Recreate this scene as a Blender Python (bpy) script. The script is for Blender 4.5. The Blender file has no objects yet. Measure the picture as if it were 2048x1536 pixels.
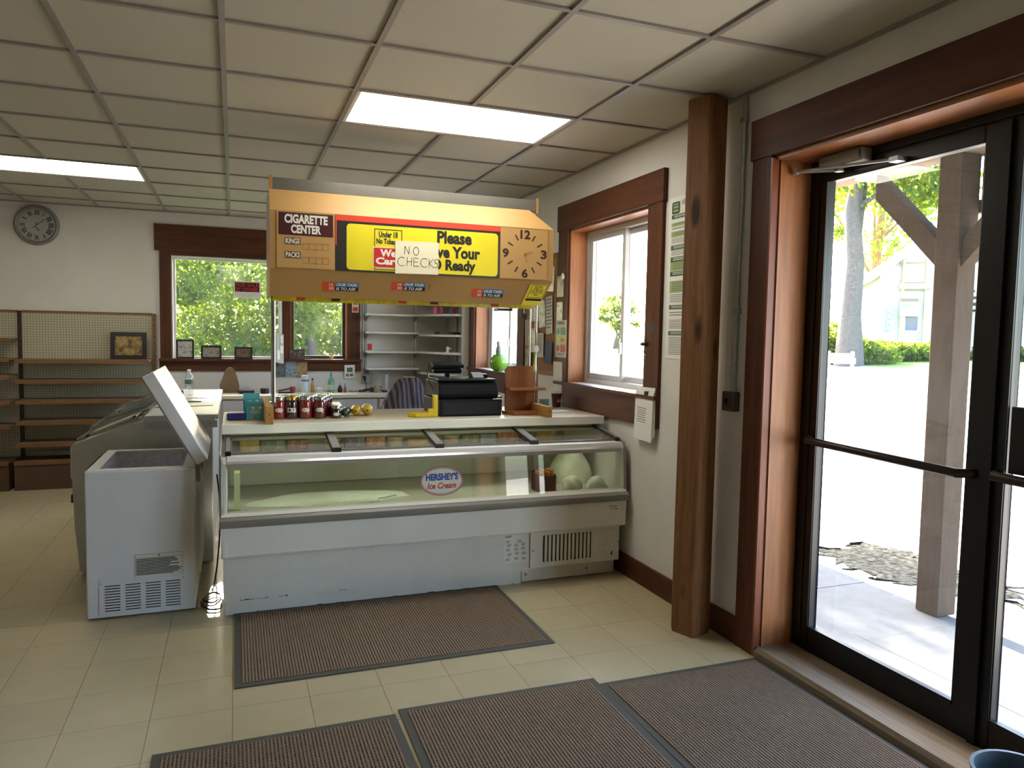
import bpy, bmesh, math, random
import numpy as np
from mathutils import Vector, Matrix

random.seed(7)
RNG = np.random.default_rng(11)
scene = bpy.context.scene
COL = scene.collection

# ------------------------------------------------------------------ camera
CZ = 1.5404
F_PX, YAW, PITCH, ROLL = 1469.56, 0.3621, -0.0666, 0.0184
fwd = Vector((math.sin(YAW) * math.cos(PITCH), math.cos(YAW) * math.cos(PITCH), math.sin(PITCH)))
rgt = Vector((math.cos(YAW), -math.sin(YAW), 0))
upv = rgt.cross(fwd)
rgt2 = math.cos(ROLL) * rgt + math.sin(ROLL) * upv
upv2 = math.cos(ROLL) * upv - math.sin(ROLL) * rgt
cam_d = bpy.data.cameras.new('camera')
cam_d.sensor_width = 36.0
cam_d.lens = F_PX / 2048 * 36.0
cam_d.clip_start, cam_d.clip_end = 0.05, 500
cam = bpy.data.objects.new('camera', cam_d)
COL.objects.link(cam)
cam.matrix_world = Matrix(((rgt2.x, upv2.x, -fwd.x, 0), (rgt2.y, upv2.y, -fwd.y, 0),
                           (rgt2.z, upv2.z, -fwd.z, CZ), (0, 0, 0, 1)))
scene.camera = cam

def at(px, py, x=None, y=None, z=None):
    """the point on plane x=, y= or z= that photo pixel (px, py) looks at"""
    d = fwd + rgt2 * ((px - 1024) / F_PX) - upv2 * ((py - 768) / F_PX)
    o = Vector((0, 0, CZ))
    if x is not None: t = (x - o.x) / d.x
    elif y is not None: t = (y - o.y) / d.y
    else: t = (z - o.z) / d.z
    return o + d * t

def far(px, py, depth):
    return Vector((0, 0, CZ)) + (fwd + rgt2 * ((px - 1024) / F_PX) - upv2 * ((py - 768) / F_PX)) * depth

# ------------------------------------------------------------------ sky, sun, exposure
SUN_DIR = Vector((0.02, 1.0, 0.515)).normalized()
world = bpy.data.worlds.new('sky')
scene.world = world
world.use_nodes = True
wn = world.node_tree
wn.nodes.clear()
w_out = wn.nodes.new('ShaderNodeOutputWorld')
w_bg = wn.nodes.new('ShaderNodeBackground')
w_sky = wn.nodes.new('ShaderNodeTexSky')
w_sky.sky_type = 'NISHITA'
w_sky.sun_disc = False
w_sky.sun_elevation = math.asin(SUN_DIR.z)
w_sky.sun_rotation = math.atan2(SUN_DIR.x, SUN_DIR.y)
w_sky.dust_density = 2.5
wn.links.new(w_sky.outputs[0], w_bg.inputs[0])
w_bg.inputs[1].default_value = 2.5
wn.links.new(w_bg.outputs[0], w_out.inputs[0])
sun_d = bpy.data.lights.new('sun', 'SUN')
sun_d.energy = 38.0
sun_d.angle = 0.009
sun_d.color = (1.0, 0.93, 0.82)
sun = bpy.data.objects.new('sun', sun_d)
COL.objects.link(sun)
sun.rotation_euler = SUN_DIR.to_track_quat('Z', 'Y').to_euler()
sun.location = (0, 30, 15)
scene.view_settings.view_transform = 'Standard'
scene.view_settings.look = 'None'
scene.view_settings.gamma = 1.0
scene.view_settings.use_curve_mapping = False
scene.view_settings.exposure = 0.5
LAMP_STRENGTH = 9.5
scene.cycles.use_denoising = True
scene.cycles.max_bounces = 14
scene.cycles.transparent_max_bounces = 24
scene.cycles.diffuse_bounces = 6
scene.cycles.sample_clamp_indirect = 6.0

# ------------------------------------------------------------------ materials
def lin(c):
    c = c / 255.0
    return c / 12.92 if c <= 0.04045 else ((c + 0.055) / 1.055) ** 2.4
def rgb(r, g, b):
    return (lin(r), lin(g), lin(b), 1.0)

MATS = {}
class NT:
    def __init__(self, name):
        self.m = bpy.data.materials.new(name)
        self.m.use_nodes = True
        self.t = self.m.node_tree
        self.t.nodes.clear()
        self.out = self.n('ShaderNodeOutputMaterial')
    def n(self, typ, **kw):
        nd = self.t.nodes.new(typ)
        for k, v in kw.items(): setattr(nd, k, v)
        return nd
    def l(self, a, b): self.t.links.new(a, b)
    def mapped(self, scale=(1, 1, 1), rot=(0, 0, 0), rand=False):
        tc = self.n('ShaderNodeTexCoord')
        mp = self.n('ShaderNodeMapping')
        mp.inputs['Scale'].default_value = scale
        mp.inputs['Rotation'].default_value = rot
        self.l(tc.outputs['Object'], mp.inputs['Vector'])
        if rand:
            oi = self.n('ShaderNodeObjectInfo')
            vm = self.n('ShaderNodeVectorMath', operation='SCALE')
            cb = self.n('ShaderNodeCombineXYZ')
            for i in range(3): self.l(oi.outputs['Random'], cb.inputs[i])
            self.l(cb.outputs[0], vm.inputs[0]); vm.inputs['Scale'].default_value = 37.0
            self.l(vm.outputs[0], mp.inputs['Location'])
        return mp.outputs['Vector']
    def mixc(self, fac, a, b, mode='MIX'):
        mx = self.n('ShaderNodeMix', data_type='RGBA', blend_type=mode)
        for sock, v in ((mx.inputs[0], fac), (mx.inputs[6], a), (mx.inputs[7], b)):
            if isinstance(v, (tuple, list)): sock.default_value = v
            elif isinstance(v, (int, float)): sock.default_value = v
            else: self.l(v, sock)
        return mx.outputs[2]
    def ramp(self, fac, stops):
        r = self.n('ShaderNodeValToRGB')
        el = r.color_ramp.elements
        while len(el) < len(stops): el.new(0.5)
        for e, (p, c) in zip(el, stops):
            e.position = p; e.color = c
        self.l(fac, r.inputs[0])
        return r.outputs[0]
    def noise(self, vec, scale, detail=3, rough=0.5):
        nz = self.n('ShaderNodeTexNoise')
        nz.inputs['Scale'].default_value = scale
        nz.inputs['Detail'].default_value = detail
        nz.inputs['Roughness'].default_value = rough
        self.l(vec, nz.inputs['Vector'])
        return nz.outputs[0]
    def bsdf(self, col, rough=0.5, metal=0.0, spec=0.5, bump=None, bstr=0.1, bdist=0.01, **kw):
        b = self.n('ShaderNodeBsdfPrincipled')
        if isinstance(col, tuple): b.inputs['Base Color'].default_value = col
        else: self.l(col, b.inputs['Base Color'])
        if isinstance(rough, (int, float)): b.inputs['Roughness'].default_value = rough
        else: self.l(rough, b.inputs['Roughness'])
        b.inputs['Metallic'].default_value = metal
        b.inputs['Specular IOR Level'].default_value = spec
        for k, v in kw.items(): b.inputs[k].default_value = v
        if bump is not None:
            bp = self.n('ShaderNodeBump')
            bp.inputs['Strength'].default_value = bstr
            bp.inputs['Distance'].default_value = bdist
            self.l(bump, bp.inputs['Height'])
            self.l(bp.outputs[0], b.inputs['Normal'])
        self.l(b.outputs[0], self.out.inputs[0])
        return b

def pm(name, col, rough=0.5, metal=0.0, var=0.0, scale=8.0, bump=0.0, bscale=200.0, spec=0.5, rand=False, stretch=(1, 1, 1), **kw):
    if name in MATS: return MATS[name]
    t = NT(name)
    c = col if len(col) == 4 else rgb(*col)
    vec = t.mapped(stretch, rand=rand)
    src = c
    if var > 0:
        nz = t.noise(vec, scale, 4, 0.6)
        lo = tuple(v * (1 - var) for v in c[:3]) + (1,)
        hi = tuple(min(1, v * (1 + var)) for v in c[:3]) + (1,)
        src = t.ramp(nz, [(0.3, lo), (0.7, hi)])
        if rand:
            oi = t.n('ShaderNodeObjectInfo')
            mr = t.n('ShaderNodeMapRange')
            mr.inputs[3].default_value = 1 - var * 0.5; mr.inputs[4].default_value = 1 + var * 0.5
            t.l(oi.outputs['Random'], mr.inputs[0])
            cb = t.n('ShaderNodeCombineColor')
            for i in range(3): t.l(mr.outputs[0], cb.inputs[i])
            src = t.mixc(1.0, src, cb.outputs[0], 'MULTIPLY')
    bm = t.noise(vec, bscale, 2) if bump > 0 else None
    t.bsdf(src, rough, metal, spec, bm, bump, 0.004, **kw)
    MATS[name] = t.m
    return t.m

def wood(name, dark, light, axis='z', rough=0.5, scale=1.0, knots=0.0, spec=0.4):
    """stained timber with the grain running along one axis"""
    if name in MATS: return MATS[name]
    t = NT(name)
    s = {'x': (0.6, 9, 9), 'y': (9, 0.6, 9), 'z': (9, 9, 0.6)}[axis]
    vec = t.mapped(tuple(v * scale for v in s), rand=True)
    n1 = t.noise(vec, 1.6, 6, 0.65)
    n2 = t.noise(vec, 9.0, 3, 0.5)
    c = t.ramp(n1, [(0.28, rgb(*dark)), (0.72, rgb(*light))])
    g = t.ramp(n2, [(0.35, (0.72, 0.70, 0.68, 1)), (0.6, (1, 1, 1, 1))])
    c = t.mixc(0.7, c, g, 'MULTIPLY')
    if knots:
        s2 = {'x': (1.1, 6, 6), 'y': (6, 1.1, 6), 'z': (5, 5, 1.7)}[axis]
        v2 = t.mapped(s2, rand=True)
        vo = t.n('ShaderNodeTexVoronoi'); vo.inputs['Scale'].default_value = 1.0
        t.l(v2, vo.inputs['Vector'])
        k = t.ramp(vo.outputs['Distance'], [(0.0, (0.10, 0.06, 0.04, 1)), (knots, (0.25, 0.17, 0.12, 1)), (knots * 1.6, (1, 1, 1, 1))])
        c = t.mixc(1.0, c, k, 'MULTIPLY')
    t.bsdf(c, rough, 0.0, spec, n2, 0.12, 0.003)
    MATS[name] = t.m
    return t.m

def emit(name, col, strength):
    if name in MATS: return MATS[name]
    t = NT(name)
    e = t.n('ShaderNodeEmission')
    e.inputs[0].default_value = col if len(col) == 4 else rgb(*col)
    e.inputs[1].default_value = strength
    t.l(e.outputs[0], t.out.inputs[0])
    MATS[name] = t.m
    return t.m

def pane_glass(name, tint=(1, 1, 1, 1), refl=1.0, haze=0.0, rough=0.0):
    """thin clear pane: straight-through transmission with a Fresnel reflection"""
    if name in MATS: return MATS[name]
    t = NT(name)
    tr = t.n('ShaderNodeBsdfTransparent'); tr.inputs[0].default_value = tint
    gl = t.n('ShaderNodeBsdfGlossy'); gl.inputs['Roughness'].default_value = rough
    # Schlick reflectance of a thin pane, the same from either side
    geo = t.n('ShaderNodeNewGeometry')
    dt = t.n('ShaderNodeVectorMath', operation='DOT_PRODUCT')
    t.l(geo.outputs['Incoming'], dt.inputs[0]); t.l(geo.outputs['Normal'], dt.inputs[1])
    ab = t.n('ShaderNodeMath', operation='ABSOLUTE'); t.l(dt.outputs['Value'], ab.inputs[0])
    om = t.n('ShaderNodeMath', operation='SUBTRACT'); om.inputs[0].default_value = 1.0; t.l(ab.outputs[0], om.inputs[1])
    pw = t.n('ShaderNodeMath', operation='POWER'); pw.inputs[1].default_value = 5.0; t.l(om.outputs[0], pw.inputs[0])
    ml = t.n('ShaderNodeMath', operation='MULTIPLY_ADD'); ml.inputs[1].default_value = 0.92 * min(1.0, refl); ml.inputs[2].default_value = 0.065 * refl
    ml.use_clamp = True
    t.l(pw.outputs[0], ml.inputs[0])
    base = tr
    if haze:
        df = t.n('ShaderNodeBsdfTranslucent'); df.inputs[0].default_value = (0.8, 0.84, 0.88, 1)
        mh = t.n('ShaderNodeMixShader')
        nz = t.noise(t.mapped(), 6.0, 5, 0.7)
        mr = t.n('ShaderNodeMapRange'); mr.inputs[1].default_value = 0.35; mr.inputs[2].default_value = 0.8
        mr.inputs[3].default_value = haze * 0.3; mr.inputs[4].default_value = haze * 1.6
        t.l(nz, mr.inputs[0]); t.l(mr.outputs[0], mh.inputs[0])
        t.l(tr.outputs[0], mh.inputs[1]); t.l(df.outputs[0], mh.inputs[2])
        base = mh
    mx = t.n('ShaderNodeMixShader')
    t.l(ml.outputs[0], mx.inputs[0]); t.l(base.outputs[0], mx.inputs[1]); t.l(gl.outputs[0], mx.inputs[2])
    t.l(mx.outputs[0], t.out.inputs[0])
    MATS[name] = t.m
    return t.m

def dots(name, base, hole, pitch, size, axes=(0, 2), rough=0.6):
    """a board with a square grid of small punched holes"""
    if name in MATS: return MATS[name]
    t = NT(name)
    v = t.mapped((1 / pitch,) * 3)
    fr = t.n('ShaderNodeVectorMath', operation='FRACTION'); t.l(v, fr.inputs[0])
    sp = t.n('ShaderNodeSeparateXYZ'); t.l(fr.outputs[0], sp.inputs[0])
    cb = t.n('ShaderNodeCombineXYZ')
    for i, a in enumerate(axes): t.l(sp.outputs[a], cb.inputs[i])
    ds = t.n('ShaderNodeVectorMath', operation='DISTANCE'); t.l(cb.outputs[0], ds.inputs[0])
    ds.inputs[1].default_value = (0.5, 0.5, 0)
    lt = t.n('ShaderNodeMath', operation='LESS_THAN'); lt.inputs[1].default_value = size
    t.l(ds.outputs['Value'], lt.inputs[0])
    c = t.mixc(lt.outputs[0], rgb(*base), rgb(*hole))
    t.bsdf(c, rough)
    MATS[name] = t.m
    return t.m

def picture(name, cols, scale=9.0, rough=0.3):
    """a small printed photograph: soft patches of the given colours"""
    if name in MATS: return MATS[name]
    t = NT(name)
    nz = t.noise(t.mapped(), scale, 4, 0.65)
    n = len(cols)
    c = t.ramp(nz, [(0.32 + 0.36 * i / (n - 1), rgb(*k)) for i, k in enumerate(cols)])
    t.bsdf(c, rough)
    MATS[name] = t.m
    return t.m

def leaf_mat(name, a, b, trans):
    t = NT(name)
    geo = t.n('ShaderNodeNewGeometry')
    rnd = geo.outputs['Random Per Island']
    c = t.ramp(rnd, [(0.0, a), (1.0, b)])
    df = t.n('ShaderNodeBsdfDiffuse'); t.l(c, df.inputs[0])
    tl = t.n('ShaderNodeBsdfTranslucent')
    c2 = t.mixc(1.0, c, (1.0, 1.0, 0.45, 1), 'MULTIPLY')
    c3 = t.mixc(0.5, c2, (0.52, 0.68, 0.05, 1))
    t.l(c3, tl.inputs[0])
    mx = t.n('ShaderNodeMixShader'); mx.inputs[0].default_value = trans
    t.l(df.outputs[0], mx.inputs[1]); t.l(tl.outputs[0], mx.inputs[2])
    t.l(mx.outputs[0], t.out.inputs[0])
    MATS[name] = t.m
    return t.m

# ------------------------------------------------------------------ mesh helpers
ORIG = {}
def wloc(o):
    return ORIG.get(o.name, Vector((0, 0, 0))) if o else Vector((0, 0, 0))

def tag(o, label=None, cat=None, group=None, kind=None):
    if label: o['label'] = label
    if cat: o['category'] = cat
    if group: o['group'] = group
    if kind: o['kind'] = kind
    return o

def thing(name, label, cat, loc=(0, 0, 0), group=None, kind=None, rz=0.0):
    o = bpy.data.objects.new(name, None)
    o.empty_display_size = 0.05
    COL.objects.link(o)
    o.location = loc
    o.rotation_euler = (0, 0, rz)
    ORIG[o.name] = Vector(loc)
    return tag(o, label, cat, group, kind)

class MB:
    def __init__(self): self.v = []; self.f = []
    def add(self, vs, fs):
        n = len(self.v)
        self.v += [tuple(p) for p in vs]
        self.f += [tuple(i + n for i in f) for f in fs]
        return self
    def box(self, x0, x1, y0, y1, z0, z1):
        return self.obox((x0, y0, z0), (x1 - x0, 0, 0), (0, y1 - y0, 0), (0, 0, z1 - z0))
    def obox(self, o, a, b, c):
        o, a, b, c = Vector(o), Vector(a), Vector(b), Vector(c)
        vs = [o, o + a, o + a + b, o + b, o + c, o + a + c, o + a + b + c, o + b + c]
        return self.add(vs, [(0, 3, 2, 1), (4, 5, 6, 7), (0, 1, 5, 4), (1, 2, 6, 5), (2, 3, 7, 6), (3, 0, 4, 7)])
    def prism(self, pts, axis, a0, a1):
        """polygon of 2-D points extruded along an axis ('x': pts are (y,z); 'y': (x,z); 'z': (x,y))"""
        def mk(p, a):
            return {'x': (a, p[0], p[1]), 'y': (p[0], a, p[1]), 'z': (p[0], p[1], a)}[axis]
        n = len(pts)
        vs = [mk(p, a0) for p in pts] + [mk(p, a1) for p in pts]
        fs = [tuple(range(n))[::-1], tuple(range(n, 2 * n))]
        fs += [(i, (i + 1) % n, n + (i + 1) % n, n + i) for i in range(n)]
        return self.add(vs, fs)
    def tube(self, pts, r, n=8, caps=True):
        pts = [Vector(p) for p in pts]
        rs = r if isinstance(r, (list, tuple)) else [r] * len(pts)
        vs = []; fs = []
        ref = Vector((0, 0, 1))
        for i, p in enumerate(pts):
            d = (pts[min(i + 1, len(pts) - 1)] - pts[max(i - 1, 0)]).normalized()
            if abs(d.dot(ref)) > 0.95: ref = Vector((1, 0, 0))
            u = d.cross(ref).normalized(); w = d.cross(u)
            ref = u.cross(d) if False else ref
            for k in range(n):
                a = 2 * math.pi * k / n
                vs.append(p + (u * math.cos(a) + w * math.sin(a)) * rs[i])
        for i in range(len(pts) - 1):
            for k in range(n):
                fs.append((i * n + k, i * n + (k + 1) % n, (i + 1) * n + (k + 1) % n, (i + 1) * n + k))
        if caps:
            fs.append(tuple(range(n))); fs.append(tuple((len(pts) - 1) * n + k for k in range(n))[::-1])
        return self.add(vs, fs)
    def lathe(self, prof, c, n=20, axis='z', sx=1.0, sy=1.0):
        """profile of (radius, height) turned about an axis through c"""
        c = Vector(c); vs = []; fs = []
        for r, h in prof:
            for k in range(n):
                a = 2 * math.pi * k / n
                p = (r * math.cos(a) * sx, r * math.sin(a) * sy, h)
                if axis == 'x': p = (h, p[0], p[1])
                if axis == 'y': p = (p[0], h, p[1])
                vs.append(c + Vector(p))
        for i in range(len(prof) - 1):
            for k in range(n):
                fs.append((i * n + k, i * n + (k + 1) % n, (i + 1) * n + (k + 1) % n, (i + 1) * n + k))
        if prof[0][0] > 1e-6: fs.append(tuple(range(n)))
        if prof[-1][0] > 1e-6: fs.append(tuple((len(prof) - 1) * n + k for k in range(n)))
        return self.add(vs, fs)
    def ball(self, c, rx, ry, rz, n=14, m=9):
        prof = [(max(1e-7, math.sin(math.pi * i / m)), -math.cos(math.pi * i / m)) for i in range(m + 1)]
        vs = []; fs = []; c = Vector(c)
        for r, h in prof:
            for k in range(n):
                a = 2 * math.pi * k / n
                vs.append(c + Vector((r * math.cos(a) * rx, r * math.sin(a) * ry, h * rz)))
        for i in range(m):
            for k in range(n):
                fs.append((i * n + k, i * n + (k + 1) % n, (i + 1) * n + (k + 1) % n, (i + 1) * n + k))
        return self.add(vs, fs)
    def build(self, name, mat, parent=None, base=None, local=False, smooth=False, bevel=0.0, fix=True, kind=None):
        me = bpy.data.meshes.new(name)
        off = Vector(base) if base is not None else (Vector((0, 0, 0)) if local else wloc(parent))
        me.from_pydata([(p[0] - off.x, p[1] - off.y, p[2] - off.z) for p in self.v], [], self.f)
        if fix:
            b = bmesh.new(); b.from_mesh(me)
            bmesh.ops.remove_doubles(b, verts=b.verts, dist=1e-6)
            bmesh.ops.recalc_face_normals(b, faces=b.faces)
            b.to_mesh(me); b.free()
        if smooth:
            me.polygons.foreach_set('use_smooth', [True] * len(me.polygons))
            me.set_sharp_from_angle(angle=math.radians(38))
        me.materials.append(mat)
        o = bpy.data.objects.new(name, me)
        COL.objects.link(o)
        if parent: o.parent = parent
        elif base is not None: o.location = base
        ORIG[o.name] = off if not local else Vector((0, 0, 0))
        if bevel:
            md = o.modifiers.new('edge', 'BEVEL'); md.width = bevel; md.segments = 2
            md.limit_method = 'ANGLE'; md.harden_normals = False
        if kind: o['kind'] = kind
        return o

def box(name, mat, parent, x0, x1, y0, y1, z0, z1, **kw):
    return MB().box(x0, x1, y0, y1, z0, z1).build(name, mat, parent, **kw)

def clone(o, loc=None, parent=None):
    """copy of a thing with its parts and sub-parts"""
    c = o.copy(); COL.objects.link(c)
    if parent is not None: c.parent = parent
    if loc is not None: c.location = loc
    ORIG[c.name] = Vector(c.location) if parent is None else Vector((0, 0, 0))
    for ch in list(o.children): clone(ch, None, c)
    return c

TXT = {}
def text_mesh(body, bold=0.0, shear=0.0, spacing=1.0):
    key = (body, bold, shear, spacing)
    if key not in TXT:
        cu = bpy.data.curves.new('lettering', 'FONT')
        cu.body = body; cu.resolution_u = 3; cu.offset = bold; cu.shear = shear
        cu.space_character = spacing; cu.align_x = 'CENTER'
        ob = bpy.data.objects.new('lettering', cu)
        me = bpy.data.meshes.new_from_object(ob)
        bpy.data.objects.remove(ob)
        co = np.array([v.co[:] for v in me.vertices])
        TXT[key] = (co, [tuple(p.vertices) for p in me.polygons])
        bpy.data.meshes.remove(me)
    return TXT[key]

class Face:
    """a flat surface to print on: origin, right and up directions; the normal points at the viewer"""
    def __init__(self, o, r, u):
        self.o, self.r, self.u = Vector(o), Vector(r).normalized(), Vector(u).normalized()
        self.n = self.r.cross(self.u)
    def p(self, a, b, c=0.0): return self.o + self.r * a + self.u * b + self.n * c
    def card(self, name, mat, parent, a0, a1, b0, b1, lift=0.001, th=0.001, **kw):
        return MB().obox(self.p(a0, b0, lift), self.r * (a1 - a0), self.u * (b1 - b0), self.n * th).build(name, mat, parent, **kw)
    def cards(self, name, mat, parent, rects, lift=0.001, th=0.0008, **kw):
        m = MB()
        for a0, a1, b0, b1 in rects:
            m.obox(self.p(a0, b0, lift), self.r * (a1 - a0), self.u * (b1 - b0), self.n * th)
        return m.build(name, mat, parent, **kw)
    def round_card(self, name, mat, parent, a0, a1, b0, b1, rad, lift=0.001, th=0.001):
        pts = []
        for cx, cy, s in ((a1 - rad, b1 - rad, 0), (a0 + rad, b1 - rad, 90), (a0 + rad, b0 + rad, 180), (a1 - rad, b0 + rad, 270)):
            for k in range(5):
                a = math.radians(s + 22.5 * k)
                pts.append((cx + rad * math.cos(a), cy + rad * math.sin(a)))
        return self.poly(name, mat, parent, pts, lift, th)
    def poly(self, name, mat, parent, pts, lift=0.001, th=0.001):
        n = len(pts)
        vs = [self.p(a, b, lift) for a, b in pts] + [self.p(a, b, lift + th) for a, b in pts]
        fs = [tuple(range(n))[::-1], tuple(range(n, 2 * n))] + [(i, (i + 1) % n, n + (i + 1) % n, n + i) for i in range(n)]
        return MB().add(vs, fs).build(name, mat, parent)
    def ring(self, name, mat, parent, ca, cb, ra, rb, w, lift=0.001, th=0.0008, n=40):
        vs = []; fs = []
        for k in range(n):
            t = 2 * math.pi * k / n
            vs.append(self.p(ca + ra * math.cos(t), cb + rb * math.sin(t), lift + th))
            vs.append(self.p(ca + (ra - w) * math.cos(t), cb + (rb - w) * math.sin(t), lift + th))
        for k in range(n):
            j = (k + 1) % n
            fs.append((2 * k, 2 * j, 2 * j + 1, 2 * k + 1))
        return MB().add(vs, fs).build(name, mat, parent, fix=False)
    def disc(self, name, mat, parent, ca, cb, ra, rb, lift=0.001, th=0.001, n=28):
        return self.poly(name, mat, parent, [(ca + ra * math.cos(2 * math.pi * k / n), cb + rb * math.sin(2 * math.pi * k / n)) for k in range(n)], lift, th)
    def text(self, body, mat, parent, a0, a1, b0, b1, lift=0.003, bold=0.0, shear=0.0, spacing=1.0, name='lettering'):
        co, fs = text_mesh(body, bold, shear, spacing)
        mn, mx = co.min(0), co.max(0)
        sx = (a1 - a0) / max(1e-6, mx[0] - mn[0]); sy = (b1 - b0) / max(1e-6, mx[1] - mn[1])
        vs = [self.p(a0 + (c[0] - mn[0]) * sx, b0 + (c[1] - mn[1]) * sy, lift) for c in co]
        return MB().add(vs, fs).build(name, mat, parent, fix=False)
    def strokes(self, name, mat, parent, lines, w, lift=0.002):
        m = MB()
        for ln in lines:
            for (a, b), (c, d) in zip(ln, ln[1:]):
                v = Vector((c - a, d - b)); l = v.length
                if l < 1e-6: continue
                q = Vector((-v.y, v.x)) / l * w / 2; e = v / l * w * 0.3
                pts = [(a - e.x + q.x, b - e.y + q.y), (a - e.x - q.x, b - e.y - q.y), (c + e.x - q.x, d + e.y - q.y), (c + e.x + q.x, d + e.y + q.y)]
                m.add([self.p(x, y, lift) for x, y in pts], [(0, 1, 2, 3)])
        return m.build(name, mat, parent, fix=False)

def lines_block(F, mat, parent, a0, a1, top, bottom, n, lift=0.0025, frac=0.45, name='print_line', ragged=0.25):
    """rows of small print too fine to read"""
    h = (top - bottom) / n
    rects = []
    for i in range(n):
        e = a1 - (a1 - a0) * ragged * random.random()
        rects.append((a0, e, top - h * i - h * frac, top - h * i))
    return F.cards(name, mat, parent, rects, lift, 0.0004, kind='stuff')

# ------------------------------------------------------------------ shared materials
M_WALL = pm('painted_wall', (212, 208, 200), 0.7, var=0.035, scale=3, bump=0.25, bscale=160)
M_CEIL = pm('ceiling_board', (190, 184, 168), 0.9, var=0.035, scale=240, bump=0.3, bscale=260, rand=True)
M_GRID = pm('ceiling_grid_metal', (146, 137, 131), 0.45)
M_FLOOR = pm('vinyl_tile', (178, 166, 132), 0.30, var=0.05, scale=7, spec=0.45, rand=True)
M_GROUT = pm('tile_seam', (70, 60, 42), 0.8)
M_TRIM = wood('stained_board_z', (66, 36, 22), (102, 58, 34), 'z', 0.55, spec=0.25)
M_TRIMX = wood('stained_board_x', (66, 36, 22), (102, 58, 34), 'x', 0.55, spec=0.25)
M_TRIMY = wood('stained_board_y', (66, 36, 22), (102, 58, 34), 'y', 0.55, spec=0.25)
M_JAMB = wood('jamb_board_z', (154, 96, 56), (186, 122, 76), 'z', 0.4, 0.6)
M_JAMBX = wood('jamb_board_y', (154, 96, 56), (186, 122, 76), 'y', 0.4, 0.6)
M_POST = wood('rough_timber', (104, 68, 38), (152, 106, 64), 'z', 0.7, 1.3, knots=0.11)
M_WHITE = pm('white_enamel', (214, 213, 208), 0.35, var=0.03, scale=4)
M_WHITE2 = pm('white_plastic', (222, 221, 216), 0.4)
M_BLACK = pm('black_plastic', (18, 18, 20), 0.4)
M_BLACKM = pm('black_anodised', (17, 16, 16), 0.38, 0.2)
M_GREY = pm('grey_metal', (150, 148, 144), 0.35, 0.7)
M_CHROME = pm('chrome', (205, 208, 214), 0.12, 1.0)
M_GALV = pm('galvanised', (176, 178, 178), 0.38, 0.6, var=0.1, scale=30)
M_PAPER = pm('white_paper', (228, 226, 218), 0.75)
M_INK = pm('black_ink', (22, 20, 18), 0.7)
M_INK2 = pm('grey_print', (120, 120, 120), 0.7)
M_RED = pm('red_print', (190, 36, 34), 0.5)
M_YEL = pm('yellow_print', (226, 210, 40), 0.5)
M_GLASS = pane_glass('window_glass', haze=0.018)
M_GLASSD = pane_glass('door_glass', haze=0.010)
XR, YB, ZC = 2.377, 8.43, 2.741
# ================================================================== THE ROOM
X0, Y0 = -4.6, -3.2            # left and rear walls, outside the view
WT = 0.24                      # wall thickness
def wall_mesh(axis, c0, c1, lo, hi, zlo, zhi, holes):
    """wall slab with rectangular openings, made of butting boxes"""
    m = MB()
    us = sorted({lo, hi} | {h[0] for h in holes} | {h[1] for h in holes})
    for a, b in zip(us, us[1:]):
        cuts = sorted([(h[2], h[3]) for h in holes if h[0] <= a + 1e-6 and h[1] >= b - 1e-6])
        z = zlo
        for h0, h1 in cuts + [(zhi, zhi)]:
            if h0 > z + 1e-6:
                if axis == 'x': m.box(c0, c1, a, b, z, h0)
                else: m.box(a, b, c0, c1, z, h0)
            z = max(z, h1)
    return m
def struct(o): o['kind'] = 'structure'; return o

WIN_B = [(-0.605, 0.495, 1.23, 2.30), (0.576, 1.196, 1.23, 2.30)]
WIN_R1 = (3.94, 5.09, 1.19, 2.34)
WIN_R2 = (6.12, 7.38, 1.19, 2.34)
DOOR = (0.86, 2.85, 0.0, 2.40)
struct(wall_mesh('y', YB, YB + WT, X0, XR + WT, 0, 3.0, WIN_B).build('wall_back', M_WALL))
struct(wall_mesh('x', XR, XR + WT, Y0, YB, 0, 3.0, [WIN_R1, WIN_R2, DOOR]).build('wall_right', M_WALL))
struct(MB().box(X0 - WT, X0, Y0, YB, 0, 3.0).build('wall_left', M_WALL))
struct(MB().box(X0 - WT, XR + WT, Y0 - WT, Y0, 0, 3.0).build('wall_rear', M_WALL))

# floor: a dark bed with vinyl tiles laid on it
floor = struct(MB().box(X0, XR + WT, Y0, YB, -0.12, -0.003).build('floor', M_GROUT))
FT, fx0 = 0.305, -1.2354
tile = None; cells = []
i0 = math.floor((X0 - fx0) / FT); i1 = math.ceil((XR - fx0) / FT)
j0 = math.floor((Y0 - 0.06) / FT); j1 = math.ceil((YB - 0.06) / FT)
for i in range(i0, i1):
    for j in range(j0, j1):
        x, y = fx0 + i * FT, 0.06 + j * FT
        a0, a1, b0, b1 = max(x, X0), min(x + FT, XR), max(y, Y0), min(y + FT, YB)
        if a1 - a0 < 0.02 or b1 - b0 < 0.02: continue
        d = Vector(((a0 + a1) / 2, (b0 + b1) / 2, -CZ))
        depth = d.dot(fwd)
        seen = depth > 0.5 and abs(d.dot(rgt2) / depth) < 0.72 and abs(d.dot(upv2) / depth) < 0.54
        hidden = (a0 > 0 and b0 > 4.3) or (-0.73 < a0 and b0 > 4.35)
        cells.append((0 if seen and not hidden else 1, depth, a0, a1, b0, b1))
cells.sort()
rest = MB(); proto = None
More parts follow.
